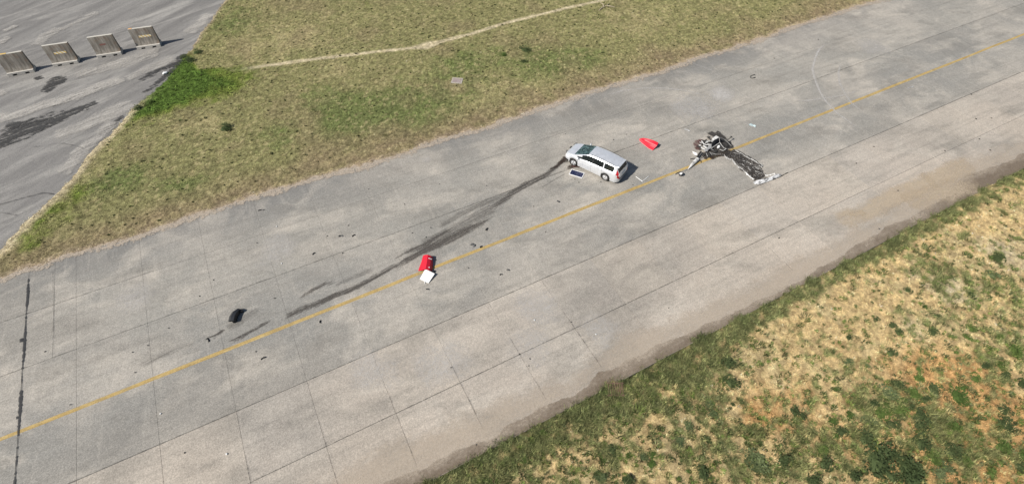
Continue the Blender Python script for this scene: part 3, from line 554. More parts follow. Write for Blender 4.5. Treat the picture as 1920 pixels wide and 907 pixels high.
def barrier(bl, br, label, tape=None, extra=None):
    bl, br = Vector(bl + (0,)), Vector(br + (0,)); ang_ = math.atan2(br.y - bl.y, br.x - bl.x); wd = 1.97
    root = empty('concrete_barrier', (bl + br) / 2, ang_); tag(root, label, 'barrier', 'concrete barriers standing in a row on the apron')
    prof = [(-.27, .27), (-.25, .32), (-.19, .46), (-.155, .66), (-.125, 1.0), (-.105, 1.70), (-.085, 1.775), (.085, 1.775), (.105, 1.70), (.125, 1.0), (.155, .66), (.19, .46), (.25, .32), (.27, .27)]
    n = len(prof); m = MB(); cuts = np.linspace(-wd / 2, wd / 2, 7); oy = .42
    vs = []
    for x in cuts:
        for y, z in prof: vs.append((x + (.012 if abs(x) > .9 and z > 1.7 else 0) * -np.sign(x), y + oy, z + (.012 * (random.random() - .5) if z > 1.6 else 0)))
    fs = [(i * n + k, i * n + (k + 1) % n, (i + 1) * n + (k + 1) % n, (i + 1) * n + k) for i in range(6) for k in range(n)] + [tuple(range(n)), tuple(range(6 * n, 7 * n))]
    m.add(vs, fs).build('wall_panel', M_bar, root, smooth=28)
    b = MB().box((0, oy, .205), (wd, .84, .13))
    for x0, x1 in ((-wd / 2, -.62), (-.30, .30), (.62, wd / 2)): b.box(((x0 + x1) / 2, oy, .07), (x1 - x0, .84, .14))
    b.build('base', M_base, root, bevel=.012)
    if tape:
        MB().sheet([[(tape[0], oy - .136, .94), (tape[1], oy - .136, .94)], [(tape[0], oy - .126, 1.12), (tape[1], oy - .126, 1.12)]], .0).build('reflective_tape', M_tape, root)
    if extra == 'yellow': MB().box((-.55, oy, 1.78), (.8, .15, .03)).build('paint_daub', M_ylw, root)
    if extra == 'orange': MB().box((-.80, oy, 1.775), (.26, .17, .035)).build('paint_daub', M_org, root)
    if extra == 'red': MB().sheet([[(-.35, oy - .135, .96), (.1, oy - .135, .96)], [(-.35, oy - .126, 1.10), (.15, oy - .126, 1.10)]]).build('faded_stencil', M_red_st, root)
    return root
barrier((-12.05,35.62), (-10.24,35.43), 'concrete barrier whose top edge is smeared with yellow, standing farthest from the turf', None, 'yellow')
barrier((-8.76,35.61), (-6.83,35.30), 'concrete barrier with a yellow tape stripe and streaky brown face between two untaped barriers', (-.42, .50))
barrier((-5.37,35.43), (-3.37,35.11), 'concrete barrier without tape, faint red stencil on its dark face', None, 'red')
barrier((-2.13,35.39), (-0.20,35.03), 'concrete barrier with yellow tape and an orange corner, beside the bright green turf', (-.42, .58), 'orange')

# ---------------------------------------------------------------- silver estate car
def car():
    mpaint = NT('silver_car_paint'); tc = mpaint.n('TexCoord').outputs['Object']
    mpaint.col(mpaint.mix(mpaint.rng(mpaint.noise(tc, 3.0, 5, .7), .45, .75), (.73, .75, .775), (.60, .615, .63))); mpaint.b.inputs['Metallic'].default_value = .38; mpaint.b.inputs['Roughness'].default_value = .30; mpaint.b.inputs['Coat Weight'].default_value = 1.0; mpaint.b.inputs['Coat Roughness'].default_value = .08
    mpaint.bump(mpaint.noise(tc, 2.6, 3), .5, .07); paint = mpaint.m
    g = NT('dark_car_glass'); g.col((.010, .014, .014)); g.b.inputs['Roughness'].default_value = .06; glass = g.m
    g = NT('shattered_windscreen'); tc = g.n('TexCoord').outputs['Object']; v = g.n('TexVoronoi'); g.l(tc, v.inputs['Vector']); v.inputs['Scale'].default_value = 9
    g.col(g.mix(g.rng(g.noise(tc, 6, 5, .7), .45, .66), (.012, .026, .028), (.13, .22, .22))); g.b.inputs['Roughness'].default_value = .18; g.bump(v.outputs['Distance'], .7, .03); wglass = g.m
    black = simple('black_trim', (.018, .018, .018), .6); tyre = simple('tyre_rubber', (.022, .021, .020), .85); alloy = simple('alloy_rim', (.60, .60, .60), .35, .6, .1)
    redl = simple('red_lens', (.42, .012, .018), .2, 0, .1); clear = simple('clear_lens', (.75, .74, .74), .15, 0, .05); plate = simple('plate_white', (.75, .75, .73), .5); ink = simple('plate_ink', (.03, .03, .03), .6); dark = simple('underbody', (.015, .015, .015), .9)
    root = empty('estate_car', (26.19, 3.18, 0), R(116.3)); tag(root, 'silver estate car with crushed nose standing on the taxiway', 'car')
    K = lambda t: (np.array([a for a, b in t][::-1]), np.array([b for a, b in t][::-1]))
    f = lambda t: (lambda x, k=K(t): np.interp(x, *k))
    hw = f([(2.2, .50), (2.15, .62), (2.05, .72), (1.85, .80), (1.4, .845), (0, .855), (-1.6, .85), (-2.0, .82), (-2.15, .76), (-2.24, .66), (-2.27, .60)])
    zt = f([(2.2, .56), (2.16, .66), (2.02, .78), (1.7, .89), (1.40, .955), (.42, 1.37), (.25, 1.415), (-.1, 1.45), (-.7, 1.46), (-1.4, 1.435), (-1.86, 1.385), (-1.98, 1.34), (-2.18, .99), (-2.225, .93), (-2.25, .72), (-2.27, .60)])
    zb = f([(2.2, .50), (2.12, .60), (1.9, .70), (1.4, .83), (1.0, .875), (0, .905), (-1.5, .96), (-1.95, .975), (-2.15, .90), (-2.22, .80), (-2.27, .55)])
    hr = f([(2.2, .36), (2.05, .56), (1.7, .67), (1.40, .70), (.36, .61), (0, .59), (-1, .60), (-1.8, .585), (-1.98, .59), (-2.2, .62), (-2.27, .5)])
    def zs(x):
        z = .20 + .05 * max(0, abs(x) - 2.0) / .2
        for ax in (1.34, -1.30):
            d = abs(x - ax)
            if d < .365: z = max(z, .315 + math.sqrt(.365 ** 2 - d * d))
        return z
    keys = [2.2, 1.40, .36, .34, 1.12, 1.02, 1.0, .92, -.10, -.112, -.16, -.98, -1.04, -.955, -.967, -1.12, -1.86, -1.98, -2.02, -2.17, -2.18, -2.27, 1.705, .975, -.935, -1.665]
    st = sorted(set([round(x, 4) for x in list(np.arange(-2.25, 2.19, .06)) + keys]), reverse=True)
    rng_ = np.random.default_rng(2); ns = len(st); PT = []
    for x in st:
        h, a, b, r_, t_ = float(hw(x)), zs(x), float(zb(x)), float(hr(x)), float(zt(x)); b = max(b, a + .06); t_ = max(t_, b + .01); e = t_ - b
        dent = lambda z: .022 * (vnoise(np.array(x * 2.3), np.array(z * 3.0), 90) - .5) * 2
        P_ = [(h - .12, a), (h - .025, a), (h + dent(a), a + .30 * (b - a)), (h + .004 + dent(b), a + .62 * (b - a)), (h - .018, a + .90 * (b - a)), (h - .05, b),
              (h - .075 - (h - .075 - r_) * .06, b + .06 * e), (h - .075 - (h - .075 - r_) * .48, b + .44 * e), (r_ + .025, b + .845 * e), (r_ - .03, b + .95 * e), (r_ * .5, b + .985 * e), (0, t_)]
        PT.append([(x, yy, z) for yy, z in P_])
    n = len(PT[0]); parts = {}
    def put(part, side, fc): parts.setdefault((part, side), []).append(fc)
    for i in range(ns - 1):
        xa, xb = st[i], st[i + 1]; xm = (xa + xb) / 2
        for k in range(n - 1):
            for sd_ in (1, -1):
                quad = [(x, y * sd_, z) for x, y, z in (PT[i][k], PT[i][k + 1], PT[i + 1][k + 1], PT[i + 1][k])]
                if sd_ < 0: quad = quad[::-1]
                p = 'body'; side = 0
                if k >= 9 and .36 < xm < 1.40: p = 'windscreen'
                elif k >= 9 and -2.17 < xm < -2.02: p = 'rear_window'
                elif k >= 9 and xm > 1.40: p = 'bonnet'
                elif k >= 9 and -1.98 < xm < .36: p = 'roof'
                elif k >= 9: p = 'tailgate'
                elif k in (6, 7):
                    if (k == 6 and -.10 < xm < 1.12 or k == 7 and -.10 < xm < .76): p, side = 'front_side_window', sd_
                    elif -.955 < xm < -.16: p, side = 'rear_side_window', sd_
                    elif -1.80 < xm < -1.04: p, side = 'quarter_window', sd_
                    elif -.955 < xm < -.10: p, side = 'window_pillar', sd_
                    elif -2.2 < xm < -2.0: p, side = 'tail_light', sd_
                elif k in (4, 5) and xm < -2.04: p, side = 'tail_light', sd_
                elif k == 3 and xm < -2.10: p, side = 'tail_light', sd_
                elif k in (1, 2, 3, 4):
                    if -.112 < xm < -.10 or 1.0 < xm < 1.02 or -.967 < xm < -.955: p, side = 'door_seam', (sd_, round(xm, 1))
                    elif -.10 < xm < 1.0: p, side = 'front_door', sd_
                    elif -.955 < xm < -.112: p, side = 'rear_door', sd_
                    elif xm < -2.0: p = 'rear_bumper'
                elif k in (3, 4) and 1.72 < xm < 2.08: p, side = 'headlight', sd_
                if k in (2, 3, 4) and 1.75 < xm < 2.12 and p == 'body' and k >= 3: p, side = 'headlight', sd_
                if k <= 1 and xm > 1.75: p = 'torn_front'
                put(p, side, quad)
    # close nose and tail
    for i, pn in ((0, 'torn_front'), (ns - 1, 'rear_bumper')):
        for k in range(n - 1):
            a, b = PT[i][k], PT[i][k + 1]; put(pn, 0, [a, b, (b[0], -b[1], b[2]), (a[0], -a[1], a[2])])
    mats = dict(windscreen=wglass, rear_window=glass, front_side_window=glass, rear_side_window=glass, quarter_window=glass, window_pillar=black, tail_light=redl, headlight=clear, door_seam=black, torn_front=black)
    made = {}
    for (p, side), fl in parts.items():
        vm = {}; vs = []; fs = []
        for fc in fl:
            ix = []
            for v in fc:
                kx = tuple(round(c_, 4) for c_ in v)
                if kx not in vm: vm[kx] = len(vs); vs.append(v)
                if not ix or ix[-1] != vm[kx]: ix.append(vm[kx])
            if len(set(ix)) >= 3: fs.append(tuple(dict.fromkeys(ix)))
        me = bpy.data.meshes.new(p); me.from_pydata(vs, [], fs); me.update()
        me.polygons.foreach_set('use_smooth', np.ones(len(me.polygons), bool)); me.set_sharp_from_angle(angle=R(32))
        made[(p, side)] = link(p, me, mats.get(p, paint), root)
    made[('torn_front', 0)]['label'] = 'torn black front end without its bumper'
    made[('windscreen', 0)]['label'] = 'shattered windscreen'
    for sd_ in (1, -1):
        for nm, x in (('front_door', .02), ('rear_door', -.84)):
            MB().box((x, .862 * sd_, .80), (.17, .03, .03)).build('door_handle', paint, made[(nm, sd_)])
        MB().box((.98, .93 * sd_, .98), (.10, .17, .11), taper=.25).build('wing_mirror', paint, root, bevel=.02)
        MB().tube([(.15, .57 * sd_, 1.43), (.05, .565 * sd_, 1.475), (-.8, .56 * sd_, 1.487), (-1.5, .55 * sd_, 1.455), (-1.65, .55 * sd_, 1.41)], .014).build('roof_rail', black, root)
        MB().box((-2.225, .60 * sd_, .84), (.03, .12, .16)).build('reversing_lens', clear, made[('tail_light', sd_)])
        for ax in (1.34, -1.30):
            tl = MB().lathe([(.20, -.10), (.285, -.105), (.312, -.08), (.318, -.03), (.318, .03), (.312, .08), (.285, .105), (.20, .10), (.20, -.10)], 28)
            wl = empty('wheel', (ax, .745 * sd_, .318), 0, root)
            if ax > 0: wl.rotation_euler = (0, 0, R(9))
            tl.build('tyre', tyre, wl, smooth=40)
            rm = MB().lathe([(.202, .085 * sd_), (.19, .10 * sd_), (.175, .07 * sd_)], 28)
            for s_ in range(5):
                a = s_ * 2 * math.pi / 5 + .3; c0 = Vector((math.cos(a), 0, math.sin(a)))
                rm.tube([c0 * .03 + Vector((0, .088 * sd_, 0)), c0 * .19 + Vector((0, .088 * sd_, 0))], [.05, .04], 6)
            rm.lathe([(.0, .105 * sd_), (.05, .10 * sd_), (.06, .08 * sd_)], 12); rm.lathe([(.0, .078 * sd_), (.195, .074 * sd_)], 24); rm.build('rim', alloy, wl, smooth=40)
            MB().lathe([(.0, .05 * sd_), (.2, .05 * sd_)], 20).build('brake_disc', dark, wl)
    MB().box((0, 0, .34), (4.1, 1.30, .30)).build('underbody', dark, root)
    for sd_ in (1, -1):
        for ax in (1.34, -1.30): MB().lathe([(0, .50 * sd_), (.37, .50 * sd_), (.37, .80 * sd_)], 20).build('wheel_arch_liner', dark, root, loc=(ax, 0, .33), smooth=40)
    pl_ = MB().box((-2.262, 0, .70), (.02, .52, .115)).build('number_plate', plate, root)
    MB().tube([(-2.1, .12, 1.30), (-2.19, -.05, 1.07), (-2.215, -.30, 1.05)], .012).build('rear_wiper', black, root)
    MB().box((-1.99, 0, 1.372), (.16, 1.06, .025)).build('roof_spoiler', paint, root, bevel=.008)
    MB().box((-2.275, 0, .47), (.03, 1.1, .05)).build('bumper_strip', black, root)
    for k, (x, y, z, s_) in enumerate(((2.1, -.55, .62, .16), (2.16, -.2, .60, .2), (2.18, .25, .52, .18), (2.02, -.70, .66, .14), (2.12, .52, .45, .15))):
        MB().box((x, y, z), (s_, s_ * 1.3, s_ * .6), M=Matrix.Rotation(k * 1.1, 4, 'X') @ Matrix.Rotation(k * .7, 4, 'Z'), taper=.3).build('broken_trim', black, root)
    return root
car()
pl_stain('fluid_leak', M_oil, [(25.30,3.69), (24.93,3.88), (24.60,3.92), (24.19,3.79)], .22, (.9, 1, .95, .5), wob=.25, step=.05, ws=[.15, .26, .24, .1])
pl_stain('fluid_leak', M_rust, [(25.26,3.71), (24.94,3.79), (24.68,3.96)], .14, .8, wob=.2, step=.05)
pl_stain('fluid_leak', M_oil, [(24.87,5.00), (24.41,4.70), (23.81,4.50), (23.07,4.36)], .2, (.95, .85, .75, .6), ws=[.22, .2, .16, .2], wob=.2, step=.06, fade=(.0, .1))

# ---------------------------------------------------------------- solar panel beside the car
def solar():
    A, B, Cc = Vector((24.15,3.32,0.02)), Vector((24.72,2.59,0.02)), Vector((24.55,3.68,0.02))
    e1 = (B - A); e2 = (Cc - A); a = math.atan2(e1.y, e1.x); wd, hd = 1.00, .58
    root = empty('solar_panel', (A + e1 / 2 + e2 / 2), a); root.location.z = 0
    tag(root, 'small white framed solar panel lying on concrete beside the car', 'solar panel')
    fm = simple('white_panel_frame', (.78, .78, .77), .5, 0, .08); cellm = NT('blue_black_cell'); tc = cellm.n('TexCoord').outputs['Object']
    cellm.col(cellm.mix(cellm.noise(tc, 8, 3), (.008, .012, .040), (.020, .026, .075))); cellm.b.inputs['Roughness'].default_value = .45; cellm.b.inputs['Specular IOR Level'].default_value = .15
    MB().box((0, 0, .018), (wd - .04, hd - .04, .012)).build('backing_sheet', simple('grey_blue_backing', (.16, .17, .24), .4), root)
    for c_, d_ in (((0, hd / 2 - .02, .022), (wd, .03, .04)), ((0, -hd / 2 + .02, .022), (wd, .04, .04)), ((wd / 2 - .02, 0, .0222), (.04, hd - .08, .04)), ((-wd / 2 + .02, 0, .0222), (.04, hd - .08, .04))):
        MB().box(c_, d_).build('frame_bar', fm, root)
    cm = None; nx, ny_ = 6, 4; cw, ch = (wd - .075) / nx, (hd - .075) / ny_
    for i in range(nx):
        for j in range(ny_):
            if cm is None: cm = MB().box((0, 0, 0), (cw - .010, ch - .010, .005)).mesh('solar_cell')
            link('solar_cell', cm, cellm.m, root, ((i - (nx - 1) / 2) * cw, (j - (ny_ - 1) / 2) * ch, .028))
solar()

# ---------------------------------------------------------------- red and white aircraft panels torn off
def redmat():
    q = NT('glossy_red_paint'); tc = q.n('TexCoord').outputs['Object']; q.col(q.mix(q.noise(tc, 3, 4), (.50, .006, .022), (.66, .012, .035))); q.b.inputs['Roughness'].default_value = .55; return q.m
M_red = redmat(); M_wht = simple('white_gelcoat', (.78, .78, .76), .45, 0, .08); M_pink = simple('pale_scraped_edge', (.66, .30, .30), .6, 0, .2); M_blk = simple('black_plastic', (.016, .017, .019), .45, 0, .4, 5)
def shell(name, rows, mat, label, cat, th=.025, sub=4, group=None, ref=None):
    """a curved shell through rows of 3-D points, base at the ground under its middle"""
    A = np.array(rows, float); c0 = A.reshape(-1, 3).mean(0); c0[2] = 0
    root = empty(name, c0); tag(root, label, cat, group)
    r_, n_ = A.shape[:2]; tt = np.linspace(0, n_ - 1, (n_ - 1) * sub + 1); ss = np.linspace(0, r_ - 1, (r_ - 1) * sub + 1)
    B = np.stack([[np.interp(tt, range(n_), A[i, :, k]) for k in range(3)] for i in range(r_)]).transpose(0, 2, 1)
    D = np.stack([[np.interp(ss, range(r_), B[:, j, k]) for k in range(3)] for j in range(len(tt))]).transpose(2, 0, 1)
    D = D - c0; D[..., 2] = np.maximum(D[..., 2], th + .006)
    m = MB().sheet([[tuple(p) for p in row] for row in D], th); m.build('shell', mat, root, smooth=24)
    return root, c0
ra, c0 = shell('red_cowling', [[(12.01,1.09,0.16), (11.70,0.63,0.10), (11.33,0.22,0.03)], [(12.12,0.94,0.33), (11.81,0.47,0.28), (11.52,0.03,0.20)], [(12.24,0.81,0.42), (11.99,0.32,0.40), (11.73,-0.10,0.36)], [(12.39,0.73,0.34), (12.17,0.24,0.30), (11.91,-0.22,0.26)], [(12.54,0.85,0.04), (12.34,0.34,0.03), (12.09,-0.18,0.03)]], M_red, 'ridged red cowling piece with a white plate lying against its end', 'cowling')
MB().tube([Vector((12.20,0.55,0.40)) - Vector(c0), Vector((12.36,0.48,0.27)) - Vector(c0)], .03).build('white_scuff', M_wht, ra)
MB().tube([Vector((11.94,-0.04,0.31)) - Vector(c0), Vector((12.00,-0.06,0.29)) - Vector(c0)], .035).build('white_scuff', M_wht, ra)
MB().tube([Vector((11.88,0.88,0.12)) - Vector(c0), Vector((11.54,0.48,0.08)) - Vector(c0), Vector((11.34,0.23,0.04)) - Vector(c0)], .014).build('scraped_edge', M_pink, ra)
wa = np.array([(11.73,0.02,0.20), (11.18,-0.42,0.05), (11.54,-0.94,0.05), (12.11,-0.57,0.20)]); c0 = wa.mean(0); c0[2] = 0
m = MB().sheet([[tuple(wa[0] - c0), tuple(wa[3] - c0)], [tuple(wa[1] - c0), tuple(wa[2] - c0)]], .035)
root = empty('white_sheet', c0); tag(root, 'square white plate propped against the red cowling on the yellow line', 'panel')
m.build('plate', M_wht, root); MB().tube([tuple(wa[2] - c0 + np.array([-.2, .06, -.02])), tuple(wa[1] - c0 + np.array([.25, -.13, -.02]))], .02).build('edge_rim', M_wht, root)
MB().box((Vector((12.08,-0.31,0.05)) - Vector(c0)), (.26, .16, .10), .6).build('shade_block', M_blk, root)  # black block standing in for the shadow beside the raised plate
rb, c0 = shell('red_fairing', [[(30.92,4.00,0.10), (30.93,3.59,0.04), (30.98,3.11,0.03), (31.11,2.78,0.03)], [(30.96,4.03,0.16), (31.07,3.65,0.14), (31.16,3.19,0.14), (31.27,2.82,0.12)], [(31.02,3.91,0.25), (31.11,3.62,0.26), (31.24,3.19,0.27), (31.44,2.83,0.26)], [(31.09,3.88,0.28), (31.24,3.58,0.38), (31.45,3.26,0.40), (31.65,2.97,0.34)]], M_red, 'red wedge shaped fairing piece lying alone between car and wreck', 'fairing'); rb.scale = (1.15, 1.15, 1.1)
MB().tube([Vector((31.06,3.64,0.28)) - Vector(c0), Vector((31.16,3.34,0.29)) - Vector(c0), Vector((31.41,2.81,0.29)) - Vector(c0)], .016).build('pale_ridge', M_pink, rb)
MB().tube([Vector((30.86,3.90,0.09)) - Vector(c0), Vector((30.92,3.55,0.05)) - Vector(c0), Vector((30.97,3.08,0.04)) - Vector(c0), Vector((31.09,2.76,0.04)) - Vector(c0)], .014).build('scraped_edge', M_pink, rb)

# black bumper section
bb, c0 = shell('black_bumper', [[(0.50,1.79,0.03), (0.60,2.11,0.03), (0.81,2.37,0.03), (1.10,2.44,0.03), (1.37,2.22,0.03)], [(0.66,1.63,0.26), (0.77,1.92,0.28), (0.95,2.18,0.28), (1.18,2.27,0.26), (1.37,2.16,0.18)], [(0.83,1.51,0.30), (0.94,1.79,0.31), (1.08,2.00,0.30), (1.23,2.13,0.26), (1.39,2.11,0.20)], [(0.93,1.53,0.05), (0.99,1.75,0.05), (1.10,1.93,0.05), (1.22,2.09,0.05), (1.38,2.12,0.05)]], M_blk, 'curved black bumper section lying alone on the concrete near skid marks', 'bumper', sub=3)
MB().box(Vector((0.83,1.63,0.10)) - Vector(c0), (.22, .10, .12), .5).build('mounting_bracket', M_blk, bb); MB().box(Vector((1.32,2.11,0.10)) - Vector(c0), (.14, .12, .14), .3).build('mounting_bracket', M_blk, bb)

# ---------------------------------------------------------------- burnt aircraft wreck
M_ash_tube = simple('ash_whitened_tube', (.37, .365, .35), .85, 0, .8, 4); M_char = simple('charred_metal', (.03, .028, .026), .9, 0, .5, 10); M_grey = simple('scorched_grey_skin', (.30, .30, .30), .7, .1, .6, 3.5)
q = NT('half_burnt_white_skin'); tc = q.n('TexCoord').outputs['Object']; q.col(q.mix(q.rng(q.noise(tc, 3.5, 6, .75), .48, .62), (.62, .61, .58), (.13, .125, .12))); M_skin = q.m
def scorch(pts_r, mat, nm='scorch_mark', k=1.0):
    P_ = [(p, r_) for p, r_ in pts_r]; xs_ = [p[0] for p, r_ in P_]; ys_ = [p[1] for p, r_ in P_]
    def f_(x, y):
        n = fbm(x * 2.2, y * 2.2, 33, 5, .65) - .5; D = np.full(x.shape, 9.)
        for p, r_ in P_: D = np.minimum(D, np.hypot(x - p[0], y - p[1]) / r_)
        return k * (1 - sstep(.45, 1.35, D + 1.3 * n))
    stain(nm, mat, f_, (min(xs_) - 1.6, min(ys_) - 1.6, max(xs_) + 1.6, max(ys_) + 1.6), .06)
scorch([((36.42,1.97), .42), ((35.94,1.94), .28), ((36.89,1.90), .30), ((36.74,1.45), .5), ((36.04,1.11), .6), ((36.30,0.89), .6), ((35.28,0.82), .6), ((35.52,0.53), .6), ((36.07,0.42), .5), ((35.28,1.41), .45), ((35.07,1.61), .4), ((34.51,0.39), .42), ((34.91,0.26), .42), ((36.82,0.67), .28), ((36.61,0.31), .32), ((35.49,0.13), .4), ((35.98,0.04), .4), ((34.45,1.33), .3)], M_soot)
scorch([((34.39,1.70), .26), ((34.77,1.85), .28), ((34.25,1.35), .22), ((35.00,1.90), .2)], M_rust)
scorch([((34.04,0.14), .16), ((34.54,-0.00), .2), ((35.15,-0.03), .18)], M_oil)
wr = empty('aircraft_wreck', (34.9, .9, 0)); tag(wr, 'burnt light aircraft fuselage collapsed in a soot patch by the yellow line', 'aircraft wreck')
O = Vector((34.9, .9, 0)); W3 = lambda p: Vector(p) - O
m = MB().sheet([[W3((35.00,0.93,0.80)), W3((35.22,1.05,0.88)), W3((35.58,1.11,0.92))], [W3((34.93,0.78,0.78)), W3((35.23,0.84,0.86)), W3((35.66,0.86,0.90))]], .03); m.build('fuselage_top', M_skin, wr)
m = MB().sheet([[W3((34.95,0.79,0.76)), W3((35.27,0.84,0.83)), W3((35.68,0.87,0.86))], [W3((35.12,0.79,0.12)), W3((35.59,0.91,0.12)), W3((36.16,1.06,0.12))]], .02); m.build('fuselage_side', simple('sooty_blue_black_skin', (.035, .04, .05), .5, 0, .6, 3), wr)
m = MB().sheet([[W3((35.02,0.95,0.78)), W3((35.62,1.14,0.88))], [W3((35.23,1.18,0.10)), W3((36.22,1.57,0.10))]], .02); m.build('fuselage_side', M_grey, wr)
m = MB().sheet([[W3((34.37,0.72,0.30)), W3((34.68,0.78,0.45)), W3((34.99,0.82,0.55))], [W3((34.35,0.59,0.22)), W3((34.68,0.62,0.32)), W3((34.90,0.61,0.40))]], .03); m.build('floor_pan', M_grey, wr)
def tubes(nm, mat, lst, parent=wr, org=O):
    for pts, r_ in lst: MB().tube([Vector(p) - org for p in pts], r_).build(nm, mat, parent, smooth=50)
tubes('frame_tube', M_ash_tube, [([(34.85,0.62,0.30), (35.22,0.63,0.42), (35.73,0.69,0.50)], .030), ([(35.73,0.69,0.50), (35.73,0.45,0.42), (35.75,0.19,0.34), (35.92,0.10,0.28)], .028), ([(35.92,0.10,0.28), (35.72,0.15,0.12), (35.61,0.40,0.10)], .026), ([(35.67,0.86,0.88), (35.73,0.79,0.66), (35.73,0.69,0.50)], .022), ([(34.85,0.72,0.46), (34.86,0.65,0.38), (34.93,0.61,0.22)], .034), ([(35.66,0.85,0.86), (36.14,0.85,0.62), (36.48,0.68,0.34), (36.69,0.30,0.10)], .018), ([(34.91,0.59,0.25), (35.12,0.44,0.16), (35.20,0.34,0.08)], .018), ([(34.32,0.47,0.20), (34.29,0.22,0.06)], .02), ([(34.63,0.43,0.20), (34.72,0.21,0.05)], .02), ([(34.77,0.37,0.10), (35.01,0.13,0.06), (35.37,-0.04,0.05)], .018)])
tubes('frame_tube', M_char, [([(36.58,0.77,0.30), (36.85,0.83,0.34), (37.14,0.89,0.38)], .030), ([(37.10,0.95,0.40), (37.12,0.83,0.38)], .05), ([(34.02,0.72,0.25), (33.70,0.57,0.24), (33.42,0.41,0.22)], .07), ([(34.24,0.44,0.18), (33.85,0.35,0.16), (33.52,0.31,0.14)], .028), ([(32.96,0.60,0.06), (33.28,0.45,0.12)], .022), ([(33.47,0.31,0.12), (33.54,0.13,0.08), (33.43,-0.07,0.04)], .022), ([(35.88,0.70,0.30), (36.14,0.47,0.25), (36.35,0.19,0.06)], .025), ([(35.95,1.19,0.10), (35.74,0.46,0.10)], .03), ([(35.07,1.65,0.10), (35.43,1.67,0.20)], .03), ([(34.94,1.74,0.30), (34.91,1.47,0.10)], .022)])
tubes('broken_strut', simple('sooty_white_strut', (.50, .50, .485), .6, 0, .6, 5), [([(34.77,1.57,0.36), (34.77,1.40,0.33), (34.76,1.23,0.28)], .045), ([(34.44,1.41,0.20), (34.54,1.31,0.22)], .055), ([(34.38,1.10,0.26), (34.36,0.92,0.28), (34.42,0.76,0.28)], .06), ([(34.59,1.12,0.32), (34.61,0.86,0.32), (34.65,0.75,0.30)], .06), ([(34.93,1.30,0.34), (35.14,1.26,0.36)], .05), ([(34.72,1.24,0.34), (34.80,1.05,0.36), (35.04,0.95,0.40)], .04), ([(34.72,0.78,0.34), (35.06,0.86,0.46)], .05), ([(35.00,1.10,0.34), (34.94,0.92,0.34)], .05), ([(34.67,1.63,0.26), (34.77,1.49,0.20)], .035), ([(35.13,1.43,0.30), (35.34,1.22,0.40)], .03), ([(34.34,0.73,0.24), (34.55,0.59,0.20)], .03)])
# tail boom
MB().tube([W3((33.31,0.25,0.20)), W3((32.99,0.14,0.17)), W3((32.65,0.02,0.15)), W3((32.36,-0.10,0.11)), W3((32.06,-0.22,0.07))], [.13, .135, .115, .075, .02], 10).build('tail_boom', M_skin, wr, smooth=50)
MB().tube([W3((32.01,-0.15,0.03)), W3((31.74,-0.19,0.03))], [.05, .02]).build('tail_tip', M_grey, wr)
m = MB().sheet([[W3((33.60,1.14,0.16)), W3((33.57,0.92,0.24)), W3((33.65,0.72,0.24))], [W3((33.61,1.02,0.06)), W3((33.54,0.76,0.12)), W3((33.65,0.64,0.14))]], .05); m.build('gear_fairing', M_wht, wr, smooth=50)
bm = bmesh.new(); bmesh.ops.create_icosphere(bm, subdivisions=2, radius=.16); me = bpy.data.meshes.new('white_tank'); bm.to_mesh(me); bm.free(); me.polygons.foreach_set('use_smooth', np.ones(len(me.polygons), bool))
o = link('white_tank', me, M_wht, wr, W3((35.67,0.62,0.16))); o.scale = (.9, .75, 1.0)
for k, (p_, s_) in enumerate((((36.38,1.03,0.12), .30), ((36.35,0.60,0.10), .26), ((35.74,0.93,0.12), .26), ((35.16,0.44,0.08), .22), ((36.68,0.62,0.06), .22), ((34.52,0.36,0.08), .2), ((35.24,1.56,0.10), .22), ((35.94,0.46,0.08), .25))):
    bm = bmesh.new(); bmesh.ops.create_icosphere(bm, subdivisions=2, radius=s_)
    for v in bm.verts: v.co *= .65 + .6 * random.random(); v.co.z *= .6
    me = bpy.data.meshes.new('charred_lump'); bm.to_mesh(me); bm.free(); link('charred_lump', me, M_char, wr, W3(p_))
# burnt wing
wg = empty('burnt_wing', (36.2, -1.8, 0)); tag(wg, 'burnt out wing of black ash with white edges and intact white tip', 'wing')
OW = Vector((36.2, -1.8, 0)); WW = lambda p: Vector(p) - OW
Lf = [(35.50,-0.07), (35.55,-0.46), (35.73,-0.70), (35.68,-1.19), (35.55,-1.70), (35.61,-2.05), (35.58,-2.56), (35.60,-2.96), (35.60,-3.30)]
Rt = [(36.68,-0.03), (36.77,-0.34), (36.83,-0.74), (36.83,-1.20), (36.98,-1.53), (37.09,-1.84), (37.07,-2.34), (36.85,-2.80), (36.57,-3.28)]
rows = []
for i in np.linspace(0, 8, 50):
    k = min(int(i), 7); f_ = i - k; a = np.array(Lf[k]) * (1 - f_) + np.array(Lf[k + 1]) * f_; b = np.array(Rt[k]) * (1 - f_) + np.array(Rt[k + 1]) * f_; row = []
    for j in np.linspace(-.03, 1.03, 26):
        p_ = a * (1 - j) + b * j + RNG.normal(0, .045 if j < .06 or j > .94 else .012, 2); e_ = min(j + .03, 1.03 - j)
        row.append((p_[0] - OW.x, p_[1] - OW.y, .012 + .05 * max(0, min(1, e_ * 8)) * RNG.random() ** 1.6))
    rows.append(row)
q = NT('wing_ash'); tc = q.n('TexCoord').outputs['Object']; nf = q.noise(tc, 5.5, 6, .8); ns2 = q.noise(q.mapv(tc, (7, 1.2, 1), R(14)), 1.0, 5, .7)
c = q.mix(q.rng(q.noise(tc, 14, 4, .8), .3, .7), (.024, .020, .017), (.085, .073, .062)); c = q.mix(q.rng(nf, .57, .64, 0, .85), c, (.30, .285, .26)); c = q.mix(q.rng(ns2, .57, .65, 0, .7), c, (.26, .245, .22)); q.col(c); q.b.inputs['Roughness'].default_value = 1
MB().sheet(rows, .0).build('ash_bed', q.m, wg)
fl = MB()
